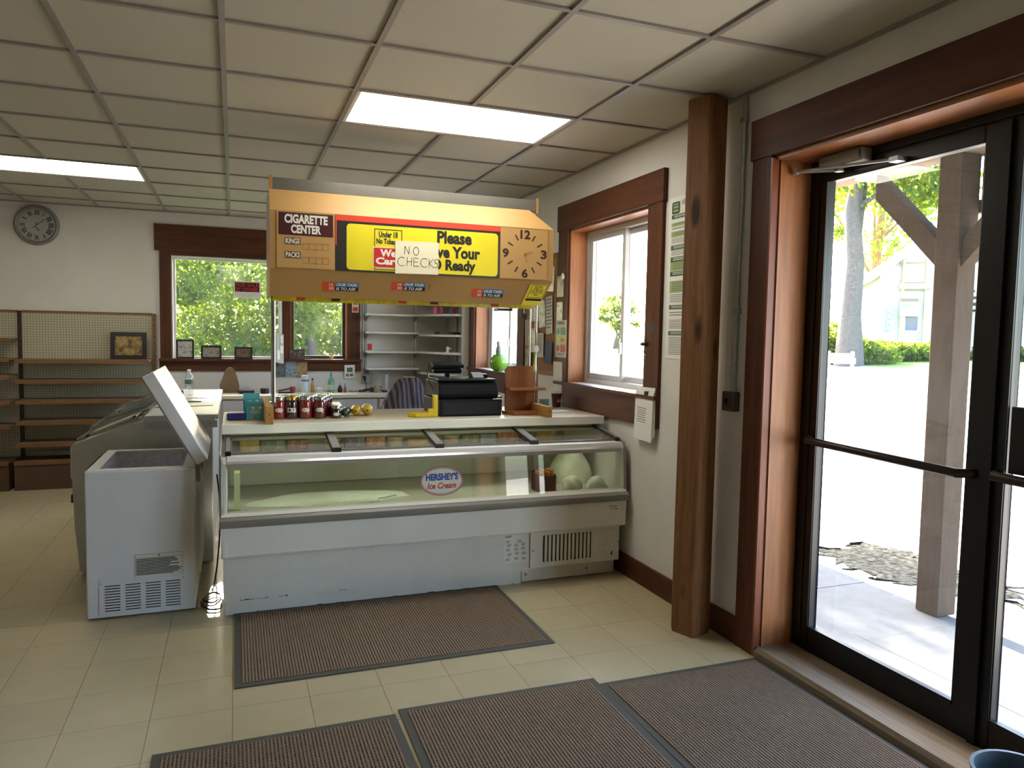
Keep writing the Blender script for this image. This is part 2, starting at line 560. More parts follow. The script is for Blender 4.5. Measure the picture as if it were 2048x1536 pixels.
for n, (k, d, a0, a1, b0, b1) in enumerate(cells):
    g = 0.0009
    full = abs(a1 - a0 - FT) < 1e-6 and abs(b1 - b0 - FT) < 1e-6
    if n < 300 and k == 0:
        if full:
            if proto is None:
                proto = MB().box(g, FT - g, g, FT - g, -0.003, 0).build('floor_tile', M_FLOOR, floor, local=True)
                o = proto
            else:
                o = proto.copy(); COL.objects.link(o)
            o.location = (a0, b0, 0)
        else:
            o = MB().box(g, a1 - a0 - g, g, b1 - b0 - g, -0.003, 0).build('floor_tile', M_FLOOR, floor, local=True)
            o.location = (a0, b0, 0)
    else:
        rest.box(a0 + g, a1 - g, b0 + g, b1 - g, -0.003, 0)
rest.build('floor_tile_field', M_FLOOR, floor, kind='stuff')

# ceiling: slab, lay-in boards, T-bar grid
ceiling = struct(MB().box(X0, XR, Y0, YB, 2.82, 2.95).build('ceiling', M_GRID))
GX, GY, G = -0.6468, 3.1628, 0.61
LAMPS = [(0.573, 3.773), (-1.867, 6.213)]
def under_lamp(cx, cy):
    return any(lx < cx < lx + 2 * G and ly < cy < ly + G for lx, ly in LAMPS)
bproto = None
gx = [X0] + [GX + G * k for k in range(-6, 5) if X0 < GX + G * k < XR] + [XR]
gy = [Y0] + [GY + G * k for k in range(-10, 9) if Y0 < GY + G * k < YB] + [YB]
for a0, a1 in zip(gx, gx[1:]):
    for b0, b1 in zip(gy, gy[1:]):
        if under_lamp((a0 + a1) / 2, (b0 + b1) / 2): continue
        if abs(a1 - a0 - G) < 1e-4 and abs(b1 - b0 - G) < 1e-4:
            if bproto is None:
                bproto = MB().box(0.002, G - 0.002, 0.002, G - 0.002, 2.748, 2.764).build('ceiling_board', M_CEIL, ceiling, local=True); o = bproto
            else:
                o = bproto.copy(); COL.objects.link(o)
        else:
            o = MB().box(0.002, a1 - a0 - 0.002, 0.002, b1 - b0 - 0.002, 2.748, 2.764).build('ceiling_board', M_CEIL, ceiling, local=True)
        o.location = (a0, b0, 0)
for x in gx[1:-1]:
    cuts = sorted((ly + 0.011, ly + G - 0.011) for lx, ly in LAMPS if abs(x - lx - G) < 0.01)
    y = Y0; m = MB()
    for c0, c1 in cuts + [(YB, YB)]:
        m.box(x - 0.012, x + 0.012, y, c0, 2.737, 2.7475); y = c1
    m.build('grid_runner', M_GRID, ceiling)
for y in gy[1:-1]:
    m = MB()
    for a0, a1 in zip(gx, gx[1:]):
        inlamp = any(lx - .01 < (a0 + a1) / 2 < lx + 2 * G for lx, ly in LAMPS if abs(y - ly) < .01 or abs(y - ly - G) < .01)
        m.box(a0 + 0.012, a1 - 0.012, y - 0.011, y + 0.011, 2.7375, 2.7475)
    m.build('grid_cross_tee', M_GRID, ceiling)
MB().box(XR - 0.022, XR, Y0, YB, 2.736, 2.7475).build('wall_angle', M_GRID, ceiling)
MB().box(X0, XR - 0.022, YB - 0.022, YB, 2.736, 2.7475).build('wall_angle', M_GRID, ceiling)

M_DIFF = emit('lit_diffuser', (1.0, 0.96, 0.86, 1), LAMP_STRENGTH)
LAMP_LBL = ['lit fluorescent ceiling panel above the cigarette sign', 'lit fluorescent ceiling panel near the round wall clock']
for (lx, ly), lb in zip(LAMPS, LAMP_LBL):
    t = thing('ceiling_light', lb, 'ceiling light', (lx + G, ly + G / 2, 2.7415), 'recessed fluorescent panels')
    m = MB()
    m.box(lx + 0.013, lx + 2 * G - 0.013, ly + 0.0125, ly + 0.03, 2.7415, 2.752)
    m.box(lx + 0.013, lx + 2 * G - 0.013, ly + G - 0.03, ly + G - 0.0125, 2.7415, 2.752)
    m.box(lx + 0.013, lx + 0.032, ly + 0.03, ly + G - 0.03, 2.7415, 2.752)
    m.box(lx + 2 * G - 0.032, lx + 2 * G - 0.013, ly + 0.03, ly + G - 0.03, 2.7415, 2.752)
    m.build('frame', M_WHITE2, t)
    box('housing', M_WHITE, t, lx + 0.013, lx + 2 * G - 0.013, ly + 0.013, ly + G - 0.013, 2.758, 2.815)
    box('diffuser', M_DIFF, t, lx + 0.032, lx + 2 * G - 0.032, ly + 0.03, ly + G - 0.03, 2.745, 2.749)

# ------------------------------------------------------------------ back window
def W(name, *a):
    return struct(thing(name, None, None, *a))
w1 = W('window_1', (0.3, YB, 1.11))
box('casing_header', M_TRIMX, w1, -0.76, 1.36, YB - 0.028, YB, 2.345, 2.612)
box('casing_board', M_TRIM, w1, -0.715, -0.605, YB - 0.022, YB, 1.215, 2.345)
box('casing_board', M_TRIM, w1, 1.196, 1.336, YB - 0.022, YB, 1.215, 2.345)
box('mullion_board', M_TRIM, w1, 0.495, 0.576, YB - 0.022, YB + 0.16, 1.23, 2.345)
box('casing_filler', M_TRIMX, w1, -0.605, 0.495, YB - 0.02, YB, 2.30, 2.345)
box('casing_filler', M_TRIMX, w1, 0.576, 1.196, YB - 0.02, YB, 2.30, 2.345)
box('apron', M_TRIMX, w1, -0.725, 1.346, YB - 0.022, YB, 1.10, 1.206)
box('sill', M_TRIMX, w1, -0.725, 1.346, YB - 0.075, YB + 0.17, 1.206, 1.232)
for a, b in ((-0.605, 0.495), (0.576, 1.196)):
    m = MB().box(a, a + 0.012, YB + 0.001, YB + 0.17, 1.232, 2.30).box(b - 0.012, b, YB + 0.001, YB + 0.17, 1.232, 2.30).box(a + 0.012, b - 0.012, YB + 0.001, YB + 0.17, 2.288, 2.30)
    m.build('jamb_lining', M_WHITE2 if a < 0 else M_JAMB, w1)
M_SASH = pm('sash_dark_green', (58, 66, 60), 0.4)
def sash(parent, mat, axis, c, u0, u1, z0, z1, w, d, glass=M_GLASS):
    s = MB()
    for a0, a1, b0, b1 in ((u0, u0 + w, z0, z1), (u1 - w, u1, z0, z1), (u0 + w, u1 - w, z0, z0 + w), (u0 + w, u1 - w, z1 - w, z1)):
        if axis == 'y': s.box(a0, a1, c - d / 2, c + d / 2, b0, b1)
        else: s.box(c - d / 2, c + d / 2, a0, a1, b0, b1)
    so = s.build('sash', mat, parent, bevel=0.003)
    g = MB()
    if axis == 'y': g.add([(u0 + w, c, z0 + w), (u1 - w, c, z0 + w), (u1 - w, c, z1 - w), (u0 + w, c, z1 - w)], [(0, 1, 2, 3)])
    else: g.add([(c, u0 + w, z0 + w), (c, u1 - w, z0 + w), (c, u1 - w, z1 - w), (c, u0 + w, z1 - w)], [(0, 1, 2, 3)])
    g.build('pane', glass, so, fix=False)
    return so
M_SASHW = pm('sash_white_vinyl', (196, 198, 198), 0.4)
sash(w1, M_WHITE2, 'y', YB + 0.10, -0.593, 0.483, 1.232, 2.288, 0.022, 0.04)
sash(w1, M_SASH, 'y', YB + 0.10, 0.588, 1.184, 1.232, 2.288, 0.036, 0.05)
box('casement_crank', M_BLACK, w1, 0.74, 0.80, YB + 0.02, YB + 0.06, 1.232, 1.246)

# ------------------------------------------------------------------ right-hand windows
def side_window(name, y0, y1, zt=2.34):
    w = W(name, (XR, (y0 + y1) / 2, 1.0))
    c = 0.165
    box('casing_header', M_TRIMY, w, XR - 0.03, XR, y0 - c - 0.012, y1 + c + 0.012, zt, 2.53)
    box('casing_board', M_TRIM, w, XR - 0.022, XR, y0 - c, y0, 1.19, zt)
    box('casing_board', M_TRIM, w, XR - 0.022, XR, y1, y1 + c, 1.19, zt)
    box('apron', M_TRIMY, w, XR - 0.022, XR, y0 - c, y1 + c, 0.995, 1.168)
    box('sill', M_TRIMY, w, XR - 0.045, XR + 0.20, y0 - c, y1 + c, 1.168, 1.19)
    box('jamb_lining', M_JAMB, w, XR + 0.0005, XR + 0.20, y1 - 0.015, y1 - 0.0005, 1.19, zt - 0.015)
    box('jamb_lining', M_JAMB, w, XR + 0.0005, XR + 0.20, y0 + 0.0005, y0 + 0.015, 1.19, zt - 0.015)
    box('head_lining', M_JAMBX, w, XR + 0.0005, XR + 0.20, y0 + 0.0005, y1 - 0.0005, zt - 0.015, zt - 0.0005)
    a, b = y0 + 0.015, y1 - 0.015
    xf = XR + 0.185
    m = MB()
    for u0, u1, z0, z1 in ((a, a + 0.03, 1.19, zt - 0.015), (b - 0.03, b, 1.19, zt - 0.015), (a + 0.03, b - 0.03, 1.19, 1.225), (a + 0.03, b - 0.03, zt - 0.05, zt - 0.015)):
        m.box(xf - 0.05, xf + 0.05, u0, u1, z0, z1)
    m.build('frame', M_SASHW, w, bevel=0.003)
    mid = (a + b) / 2 + 0.03
    sash(w, M_SASHW, 'x', xf - 0.02, mid - 0.03, b - 0.03, 1.225, zt - 0.05, 0.04, 0.03)
    sash(w, M_SASHW, 'x', xf + 0.02, a + 0.03, mid + 0.03, 1.225, zt - 0.05, 0.04, 0.03)
    box('latch', M_GREY, w, xf - 0.055, xf - 0.036, mid - 0.025, mid - 0.005, 1.42, 1.50)
    return w
side_window('window_2', WIN_R1[0], WIN_R1[1])
side_window('window_3', WIN_R2[0], WIN_R2[1])

# ------------------------------------------------------------------ door opening, glass doors
d1 = W('door_1', (XR + 0.12, 1.85, 0))
box('casing_header', M_TRIMY, d1, XR - 0.03, XR, 0.60, 2.99, 2.40, 2.588)
box('casing_board', M_TRIM, d1, XR - 0.022, XR, 2.85, 2.98, 0, 2.40)
box('casing_board', M_TRIM, d1, XR - 0.022, XR, 0.73, 0.86, 0, 2.40)
M_BEAD = wood('jamb_bead', (120, 60, 36), (150, 82, 50), 'z', 0.4)
box('jamb_bead', M_BEAD, d1, XR - 0.022, XR + 0.02, 2.838, 2.8495, 0, 2.388)
box('jamb_lining', M_JAMB, d1, XR + 0.0205, XR + 0.20, 2.83, 2.8495, 0.045, 2.38)
box('jamb_lining', M_JAMB, d1, XR + 0.0205, XR + 0.20, 0.8605, 0.88, 0.045, 2.38)
box('head_lining', M_JAMBX, d1, XR + 0.0005, XR + 0.20, 0.8605, 2.8495, 2.38, 2.3995)
M_THR = wood('worn_threshold', (98, 86, 68), (146, 131, 108), 'y', 0.7, 0.8)
m = MB().prism([(XR - 0.02, 0.0), (XR - 0.02, 0.028), (XR - 0.005, 0.045), (XR + 0.20, 0.045), (XR + 0.20, 0.0)], 'y', 0.861, 2.8375)
m.build('threshold', M_THR, d1)
# black aluminium frame
xd0, xd1 = XR + 0.20, XR + 0.27
fr = MB().box(xd0, xd1 + 0.03, 2.775, 2.905, 0.0, 2.44).box(xd0, xd1 + 0.03, 0.80, 0.93, 0.0, 2.44).box(xd0, xd1 + 0.03, 0.93, 2.775, 2.345, 2.44)
fr.build('door_frame', M_BLACKM, d1, bevel=0.004)
def leaf(y0, y1, sl, sr):
    m = MB()
    x0, x1 = XR + 0.205, XR + 0.25
    m.box(x0, x1, y1 - sl, y1, 0.03, 2.3445).box(x0, x1, y0, y0 + sr, 0.03, 2.3445)
    m.box(x0, x1, y0 + sr, y1 - sl, 0.03, 0.155).box(x0, x1, y0 + sr, y1 - sl, 2.275, 2.3445)
    lf = m.build('door_leaf', M_BLACKM, d1, bevel=0.004)
    xg = XR + 0.228
    MB().add([(xg, y0 + sr, 0.155), (xg, y1 - sl, 0.155), (xg, y1 - sl, 2.275), (xg, y0 + sr, 2.275)], [(0, 1, 2, 3)]).build('pane', M_GLASSD, lf, fix=False)
    m = MB().box(x0 - 0.006, x0, y0 + sr, y1 - sl, 0.150, 0.166).box(x0 - 0.006, x0, y1 - sl, y1 - sl + 0.012, 0.155, 2.275)
    m.build('glazing_bead', M_BLACKM, lf)
    m = MB().tube([(XR + 0.205, y1 - sl + 0.03, 1.07), (XR + 0.15, y1 - sl + 0.005, 1.07), (XR + 0.15, y0 + sr - 0.005, 1.055), (XR + 0.205, y0 + sr - 0.03, 1.055)], 0.018, 10)
    m.build('push_bar', pm('bronze_bar', (52, 44, 40), 0.35, 0.6), lf, smooth=True)
    return lf
leaf_a = leaf(1.868, 2.774, 0.049, 0.095)
leaf_b = leaf(0.935, 1.862, 0.05, 0.045)
MB().box(XR + 0.20, XR + 0.232, 1.50, 1.80, 1.08, 1.32).build('lock_panel', M_BLACKM, leaf_b, bevel=0.004)
box('astragal', M_BLACKM, d1, XR + 0.19, XR + 0.205, 1.855, 1.885, 0.03, 2.335)
# door closer: body on the head frame, two arms
dc = thing('door_closer', 'grey hydraulic door closer with folded steel arms above the glass door', 'door closer', (XR + 0.16, 2.6, 2.33))
m = MB().box(XR + 0.135, XR + 0.199, 2.47, 2.72, 2.315, 2.375); m.build('body', pm('closer_grey', (132, 126, 116), 0.5), dc, bevel=0.008)
box('end_plate', M_BLACK, dc, XR + 0.133, XR + 0.136, 2.475, 2.485, 2.33, 2.36)
pivot, elbow, foot = Vector((XR + 0.165, 2.62, 2.305)), Vector((XR + 0.085, 2.86 - 0.055, 2.325)), Vector((XR + 0.165, 2.33, 2.29))
m = MB().tube([pivot, elbow], 0.008, 8); m.build('main_arm', M_GALV, dc)
m = MB().tube([elbow, foot], 0.007, 8); m.build('fore_arm', M_GALV, dc)
MB().lathe([(0.014, -0.014), (0.014, 0.014)], elbow, 12).build('elbow_joint', M_GALV, dc, smooth=True)
MB().lathe([(0.02, -0.008), (0.014, 0.012)], pivot, 12).build('spindle', M_GALV, dc, smooth=True)
MB().box(XR + 0.155, XR + 0.205, 2.30, 2.345, 2.28, 2.30).build('shoe', M_GREY, dc)

# ------------------------------------------------------------------ timber post, baseboards, conduit
col = MB()
vs = []; hw = 0.073
cx, cy = 2.238, 3.195
prof = [(-hw, -hw + .01), (-hw + .01, -hw), (hw - .01, -hw), (hw, -hw + .01), (hw, hw - .01), (hw - .01, hw), (-hw + .01, hw), (-hw, hw - .01)]
rz = math.radians(20)
levels = [0, 0.02, 0.5, 1.2, 1.9, 2.6, 2.735]
for z in levels:
    s = 1.0 - (0.04 if z == 0 else 0)
    for a, b in prof:
        jx, jy = (random.uniform(-.002, .002), random.uniform(-.002, .002))
        vs.append((cx + (a * math.cos(rz) - b * math.sin(rz)) * s + jx, cy + (a * math.sin(rz) + b * math.cos(rz)) * s + jy, z))
fs = [tuple(range(8))[::-1], tuple(range(8 * (len(levels) - 1), 8 * len(levels)))]
for i in range(len(levels) - 1):
    fs += [(8 * i + k, 8 * i + (k + 1) % 8, 8 * i + 8 + (k + 1) % 8, 8 * i + 8 + k) for k in range(8)]
tag(col.add(vs, fs).build('timber_column', M_POST, base=(cx, cy, 0)), 'square rough brown timber column with dark knots, floor to ceiling', 'column')
bb = struct(MB().box(XR - 0.018, XR, 2.981, 3.60, 0, 0.135).build('baseboard_right', M_TRIMY))
box('baseboard_length', M_TRIMY, bb, XR - 0.018, XR, 3.60, YB - 0.02, 0, 0.135)
bb2 = struct(MB().box(X0, -1.0, YB - 0.018, YB, 0, 0.13).build('baseboard_back', M_TRIMX))

cd = thing('conduit', 'galvanised metal conduit running down the wall to a grey switch box', 'conduit', (XR, 3.07, 1.18))
MB().tube([(XR - 0.014, 3.062, 2.735), (XR - 0.014, 3.07, 1.28)], 0.011, 10).build('pipe', M_GALV, cd, smooth=True)
for z in (2.62, 1.68): MB().box(XR - 0.026, XR, 3.045, 3.09, z - 0.012, z + 0.012).build('strap', M_GALV, cd, bevel=0.003)
MB().lathe([(0.016, 0), (0.016, 0.03)], (XR - 0.014, 3.07, 1.27), 10).build('connector', M_GALV, cd)
MB().box(XR - 0.045, XR, 3.035, 3.125, 1.175, 1.275).build('switch_box', pm('box_grey', (98, 96, 84), 0.5, 0.4), cd, bevel=0.006)
MB().box(XR - 0.049, XR - 0.045, 3.045, 3.115, 1.182, 1.268).build('cover_plate', pm('plate_grey', (92, 88, 74), 0.5, 0.3), cd)
MB().box(XR - 0.058, XR - 0.049, 3.074, 3.086, 1.215, 1.24).build('toggle', M_BLACK, cd)
# ================================================================== ICE CREAM DISPLAY FREEZER
FX0, FX1 = -0.062, 2.335
fz = thing('display_freezer', 'long white glass-topped ice cream display freezer under the counter board', 'freezer', (1.14, 4.6, 0))
M_PANEL = pm('painted_panel', (206, 202, 192), 0.4, var=0.05, scale=5)
M_PANEL2 = pm('painted_panel_upper', (216, 213, 204), 0.4, var=0.03, scale=5)
M_BUMP = pm('grey_bumper', (128, 124, 116), 0.35, 0.1)
M_RAIL = pm('satin_rail', (178, 177, 172), 0.3, 0.5)
M_RUST = pm('rust_chip', (70, 32, 22), 0.9)
M_LINER = pm('liner_green_grey', (176, 178, 164), 0.5, var=0.05, scale=6)
KX0, KX1 = FX0 + 0.01, FX1 - 0.05
box('kick_plate', M_PANEL, fz, KX0, 1.66, 4.165, 4.19, 0.0, 0.083)
box('kick_plate', M_PANEL, fz, 1.662, 2.14, 4.16, 4.19, 0.012, 0.095)
box('kick_plate', M_PANEL, fz, 2.142, KX1, 4.166, 4.19, 0.012, 0.088)
for x in (1.69, 2.11): MB().lathe([(0.009, 0), (0.009, -0.006)], (x, 4.16, 0.055), 10, 'y').build('screw', M_GREY, fz)
# body behind the kick plate
MB().box(FX0 + 0.01, FX1 - 0.01, 4.19, 5.06, 0.0, 0.32).build('base_body', M_PANEL, fz)
box('lower_panel', M_PANEL, fz, FX0, 1.70, 4.135, 4.165, 0.084, 0.33)
# machine-compartment grille with upright slots
gx0, gx1, gz0, gz1 = 1.705, FX1 - 0.01, 0.10, 0.325
g = thing_g = MB()
slots = [(1.79 + 0.0268 * k, 1.79 + 0.0268 * k + 0.0125) for k in range(13)]
xs = gx0
for a, b in slots + [(gx1, gx1)]:
    g.box(xs, a, 4.128, 4.140, gz0 + 0.03, gz1 - 0.025); xs = b
g.box(gx0, gx1, 4.128, 4.140, gz0, gz0 + 0.03).box(gx0, gx1, 4.128, 4.140, gz1 - 0.025, gz1)
grille = g.build('vent_grille', M_PANEL2, fz)
box('grille_dark', pm('vent_dark', (16, 14, 12), 0.9), grille, gx0 + .02, 2.18, 4.150, 4.154, gz0 + .005, gz1 - .005)
for k in range(12):
    a = 1.79 + 0.0268 * k + 0.0125
    MB().obox((a, 4.1275, gz0 + 0.03), (0.0143, 0, 0), (0, -0.003, 0), (0, 0, gz1 - gz0 - 0.055)).build('slat', M_PANEL2, grille)
for k in range(8):
    x = 2.19 + 0.0163 * k
    MB().tube([(x, 4.128, 0.315 - 0.01), (x - 0.001, 4.1275, 0.16)], 0.003, 6).build('pressed_rib', M_PANEL2, grille)
box('inspection_slot', M_BLACK, grille, 2.268, 2.277, 4.1265, 4.129, 0.135, 0.165)
for x, z in ((1.722, 0.21), (2.318, 0.22)): MB().lathe([(0.006, 0), (0.006, -0.004)], (x, 4.128, z), 8, 'y').build('screw', M_GREY, grille)
# overhanging upper panel, bumper
MB().prism([(4.085, 0.335), (4.078, 0.345), (4.074, 0.50), (4.19, 0.50), (4.19, 0.335)], 'x', FX0 - 0.01, FX1 + 0.005).build('upper_panel', M_PANEL2, fz)
bp = [(4.075, 0.497), (4.058, 0.503), (4.050, 0.52), (4.052, 0.542), (4.066, 0.556), (4.09, 0.556), (4.09, 0.497)]
MB().prism(bp, 'x', FX0 - 0.014, FX1 + 0.01).build('bumper', M_BUMP, fz, smooth=True)
MB().prism([(4.09, 0.556), (4.072, 0.558), (4.085, 0.575), (4.12, 0.578), (4.12, 0.556)], 'x', FX0 - 0.008, FX1 + 0.004).build('glass_sill', M_PANEL2, fz)
# paint chips along the bottom
F_low = Face((0, 4.135, 0), (1, 0, 0), (0, 0, 1))
chips = []
for x0_, n in ((0.02, 7), (0.11, 5), (0.22, 4), (0.55, 3)):
    for k in range(n): chips.append((x0_ + .012 * k, x0_ + .012 * k + random.uniform(.006, .012), 0.084, 0.084 + random.uniform(.002, .007)))
F_low.cards('paint_chip', M_RUST, fz, chips, 0.0002, 0.0004, kind='stuff')
F_k = Face((0, 4.165, 0), (1, 0, 0), (0, 0, 1))
F_k.cards('rust_edge', M_RUST, fz, [(x, x + random.uniform(.01, .05), 0.0, random.uniform(.002, .008)) for x in np.linspace(0.0, 1.6, 16)], 0.0002, 0.0004, kind='stuff')
# instruction sheet and maker's plate
F_up = Face((0, 4.0745, 0), (1, 0, 0), (0, 0, 1))
o = F_low.card('instruction_sticker', pm('sticker_white', (214, 211, 203), 0.5), fz, 1.535, 1.69, 0.145, 0.318, 0.0006, 0.0006)
lines_block(F_low, M_INK, o, 1.54, 1.585, 0.314, 0.300, 2, 0.0016)
for (a, b) in ((1.545, 0.285), (1.62, 0.285), (1.55, 0.262), (1.60, 0.262), (1.645, 0.265), (1.545, 0.235), (1.60, 0.235), (1.645, 0.238), (1.555, 0.205), (1.605, 0.21), (1.65, 0.208), (1.545, 0.175), (1.6, 0.178), (1.65, 0.175)):
    lines_block(F_low, M_INK2, o, a, a + 0.032, b, b - 0.018, 4, 0.0016, 0.5)
o = F_up.card('brand_plate', M_PAPER, fz, 2.215, 2.285, 0.44, 0.478, 0.0015, 0.0015)
F_up.text("HERSHEY'S", M_INK, o, 2.220, 2.280, 0.4615, 0.474, 0.0035, bold=0.012)
F_up.text('ICE CREAM', M_INK, o, 2.224, 2.276, 0.4445, 0.4565, 0.0035, bold=0.012)
# end panels: side view of the case
side = [(4.13, 0.32), (4.075, 0.34), (4.075, 0.50), (4.085, 0.57), (4.108, 0.835), (4.125, 0.862), (4.155, 0.872), (4.50, 0.926), (4.60, 0.95), (5.06, 0.95), (5.06, 0.32)]
for x, n in ((FX0 - 0.004, FX0 + 0.022), (FX1 - 0.026, FX1 - 0.002)):
    MB().prism(side, 'x', x, n).build('end_panel', M_PANEL2, fz, bevel=0.004)
edge = [(y, z + 0.002) for y, z in side[3:9]]
for x in (FX0 - 0.006, FX1 + 0.001):
    MB().tube([(x, y, z) for y, z in edge], 0.010, 8).build('end_trim', M_BUMP, fz, smooth=True)
IX0, IX1 = FX0 + 0.023, FX1 - 0.027
# liner: back, floor, front stub
MB().box(IX0, IX1, 5.02, 5.06, 0.32, 0.95).build('liner_back', M_LINER, fz)
MB().box(IX0, IX1, 4.12, 5.02, 0.50, 0.56).build('liner_floor', M_LINER, fz)
MB().box(IX0, IX1, 4.86, 5.02, 0.561, 0.74).build('evaporator_step', M_LINER, fz, bevel=0.01)
MB().box(IX0, IX1, 4.19, 5.02, 0.32, 0.50).build('liner_base', M_LINER, fz)
box('return_air_strip', dots('perforated_strip', (196, 196, 160), (50, 50, 36), 0.009, 0.3), fz, IX0, IX1, 4.985, 4.995, 0.80, 0.84)
# rails
MB().prism([(4.103, 0.812), (4.098, 0.835), (4.112, 0.846), (4.13, 0.846), (4.13, 0.812)], 'x', IX0, IX1).build('front_rail_lower', M_RAIL, fz)
MB().prism([(4.112, 0.846), (4.118, 0.868), (4.16, 0.874), (4.16, 0.846)], 'x', IX0, IX1).build('front_rail', M_WHITE2, fz)
MB().prism([(4.468, 0.906), (4.462, 0.925), (4.50, 0.932), (4.50, 0.906)], 'x', IX0, IX1).build('rear_rail', M_RAIL, fz)
M_TUBE = emit('case_tube', (1.0, 0.93, 0.62, 1), 7.0)
MB().tube([(IX0 + 0.1, 4.175, 0.845), (IX1 - 0.30, 4.175, 0.845)], 0.009, 8).build('case_lamp', M_TUBE, fz)
# glass
M_CASE = pane_glass('case_glass', (0.90, 0.95, 0.87, 1), 1.5)
M_LID = pane_glass('lid_glass', (0.82, 0.86, 0.80, 1), 1.4)
MB().add([(IX0, 4.086, 0.575), (IX1, 4.086, 0.575), (IX1, 4.108, 0.815), (IX0, 4.108, 0.815)], [(0, 1, 2, 3)]).build('front_glass', M_CASE, fz, fix=False)
MB().add([(IX0, 4.485, 0.930), (IX1, 4.485, 0.930), (IX1, 4.56, 0.952), (IX0, 4.56, 0.952)], [(0, 1, 2, 3)]).build('top_strip_glass', M_LID, fz, fix=False)
xb = [IX0 + 0.005, at(666, 880, y=4.3).x, at(866, 880, y=4.3).x, at(1050, 880, y=4.3).x, IX1 - 0.005]
def lid_pt(x, t, dz=0.0):   # t: 0 front, 1 back of the sloping lids
    return (x, 4.155 + (4.47 - 4.155) * t, 0.876 + (0.922 - 0.876) * t + dz)
for k in range(4):
    a, b = xb[k] + 0.008, xb[k + 1] - 0.008
    lid = MB()
    for q0, q1 in ((0.0, 0.05), (0.95, 1.0)):
        p0, p1 = Vector(lid_pt(a, q0)), Vector(lid_pt(a, q1))
        lid.obox(p0, (b - a, 0, 0), p1 - p0, (0, -0.001, 0.008))
    for u in (a, b - 0.012):
        lid.obox(lid_pt(u, 0.05), (0.012, 0, 0), Vector(lid_pt(u, 0.95)) - Vector(lid_pt(u, 0.05)), (0, -0.001, 0.008))
    lo = lid.build('sliding_lid', pm('lid_frame', (120, 118, 112), 0.35, 0.4), fz)
    MB().add([lid_pt(a, 0.05, .004), lid_pt(b, 0.05, .004), lid_pt(b, 0.95, .004), lid_pt(a, 0.95, .004)], [(0, 1, 2, 3)]).build('pane', M_LID, lo, fix=False)
for k, x in enumerate(xb):
    w = 0.022 if 0 < k < 4 else 0.010
    p0, p1 = Vector(lid_pt(x - w, -0.03, 0.009)), Vector(lid_pt(x - w, 1.02, 0.009))
    bar = MB().obox(p0, (2 * w, 0, 0), p1 - p0, (0, -0.002, 0.014)).build('lid_divider', pm('divider_alu', (156, 154, 150), 0.35, 0.5), fz)
    MB().obox(Vector(p0) + Vector((-0.004, -0.006, -0.012)), (2 * w + 0.008, 0, 0), (0, 0.012, 0), (0, 0, 0.022)).build('divider_cap', M_BLACK, bar)
    MB().obox(Vector(p0) + Vector((-0.005, 0.002, -0.004)), (0.005, 0, 0), p1 - p0, (0, 0, 0.012)).build('divider_seal', M_BLACK, bar)
# printed oval on the front glass
e2 = Vector((0, 0.022, 0.24)).normalized()
F_gl = Face((0, 4.086, 0.575), (1, 0, 0), e2)
pc = at(884, 962, y=4.093); oc, ov = pc.x, (Vector((0, pc.y, pc.z)) - Vector((0, 4.086, 0.575))).dot(e2)
oval = F_gl.disc('brand_oval', pm('oval_white', (206, 208, 190), 0.5), fz, oc, ov, 0.128, 0.082, 0.001, 0.0006, 48)
F_gl.ring('oval_line', M_RED, oval, oc, ov, 0.130, 0.084, 0.005, 0.002, n=48)
F_gl.ring('oval_line', pm('blue_print', (24, 62, 150), 0.5), oval, oc, ov, 0.121, 0.075, 0.0025, 0.002, n=48)
F_gl.text("HERSHEY'S", MATS['blue_print'], oval, oc - 0.096, oc + 0.098, ov + 0.004, ov + 0.046, 0.0025, bold=0.05)
F_gl.text('Ice Cream', M_RED, oval, oc - 0.088, oc + 0.086, ov - 0.044, ov - 0.008, 0.0025, bold=0.03, shear=0.25)
# things stored in the case
PK = [(186, 60, 52), (214, 176, 70), (92, 120, 60), (60, 74, 120), (210, 205, 190), (150, 70, 40), (196, 120, 60), (120, 150, 160)]
names = ['red', 'yellow', 'green', 'blue', 'white', 'brown', 'orange', 'pale blue']
x = 0.03; n = 0; tubs = [0.60, 1.02, 1.42]
while x < 2.14:
    w = random.uniform(0.10, 0.16); k = random.randrange(8)
    if any(abs(x + w / 2 - u) < 0.06 + w / 2 for u in tubs): x += 0.02; continue
    h = random.uniform(0.075, 0.115)
    y0 = 4.89 - random.uniform(0, .02)
    o = tag(MB().box(x, x + w, y0, y0 + 0.055, 0.7415, 0.7415 + h).build('ice_cream_carton', picture('carton_print_%d' % k, [PK[k], PK[(k + 3) % 8], (222, 214, 190)], 12), base=(x + w / 2, y0, 0.7415), bevel=0.004),
        'frozen treat carton with mostly %s print at the back of the glass freezer' % names[k], 'carton', 'cartons at the back of the display freezer')
    x += w + 0.012; n += 1
for k, xx in enumerate(tubs):
    yy = 4.925
    c = thing('ice_cream_tub', ['round ice cream tub with a cream lid under the first glass lid', 'round ice cream tub with a cream lid under the second glass lid', 'round ice cream tub with a cream lid under the third glass lid'][k], 'tub', (xx, yy, 0.7415), 'round tubs in the display freezer')
    MB().lathe([(0.045, 0), (0.052, 0.085)], (xx, yy, 0.7415), 24).build('tub_body', picture('tub_print', [(190, 110, 60), (210, 200, 160), (90, 110, 60)], 15), c, smooth=True)
    MB().lathe([(0.056, 0.083), (0.057, 0.095), (0.050, 0.098)], (xx, yy, 0.7415), 24).build('tub_lid', pm('cream_lid', (214, 204, 168), 0.5), c, smooth=True)
bx_ = thing('candy_display_box', 'open brown cardboard box of ice cream bars inside the glass freezer', 'box', (1.93, 4.20, 0.561))
bcx = at(1086, 970, y=4.25).x
M_BRN = pm('box_brown', (78, 40, 34), 0.6)
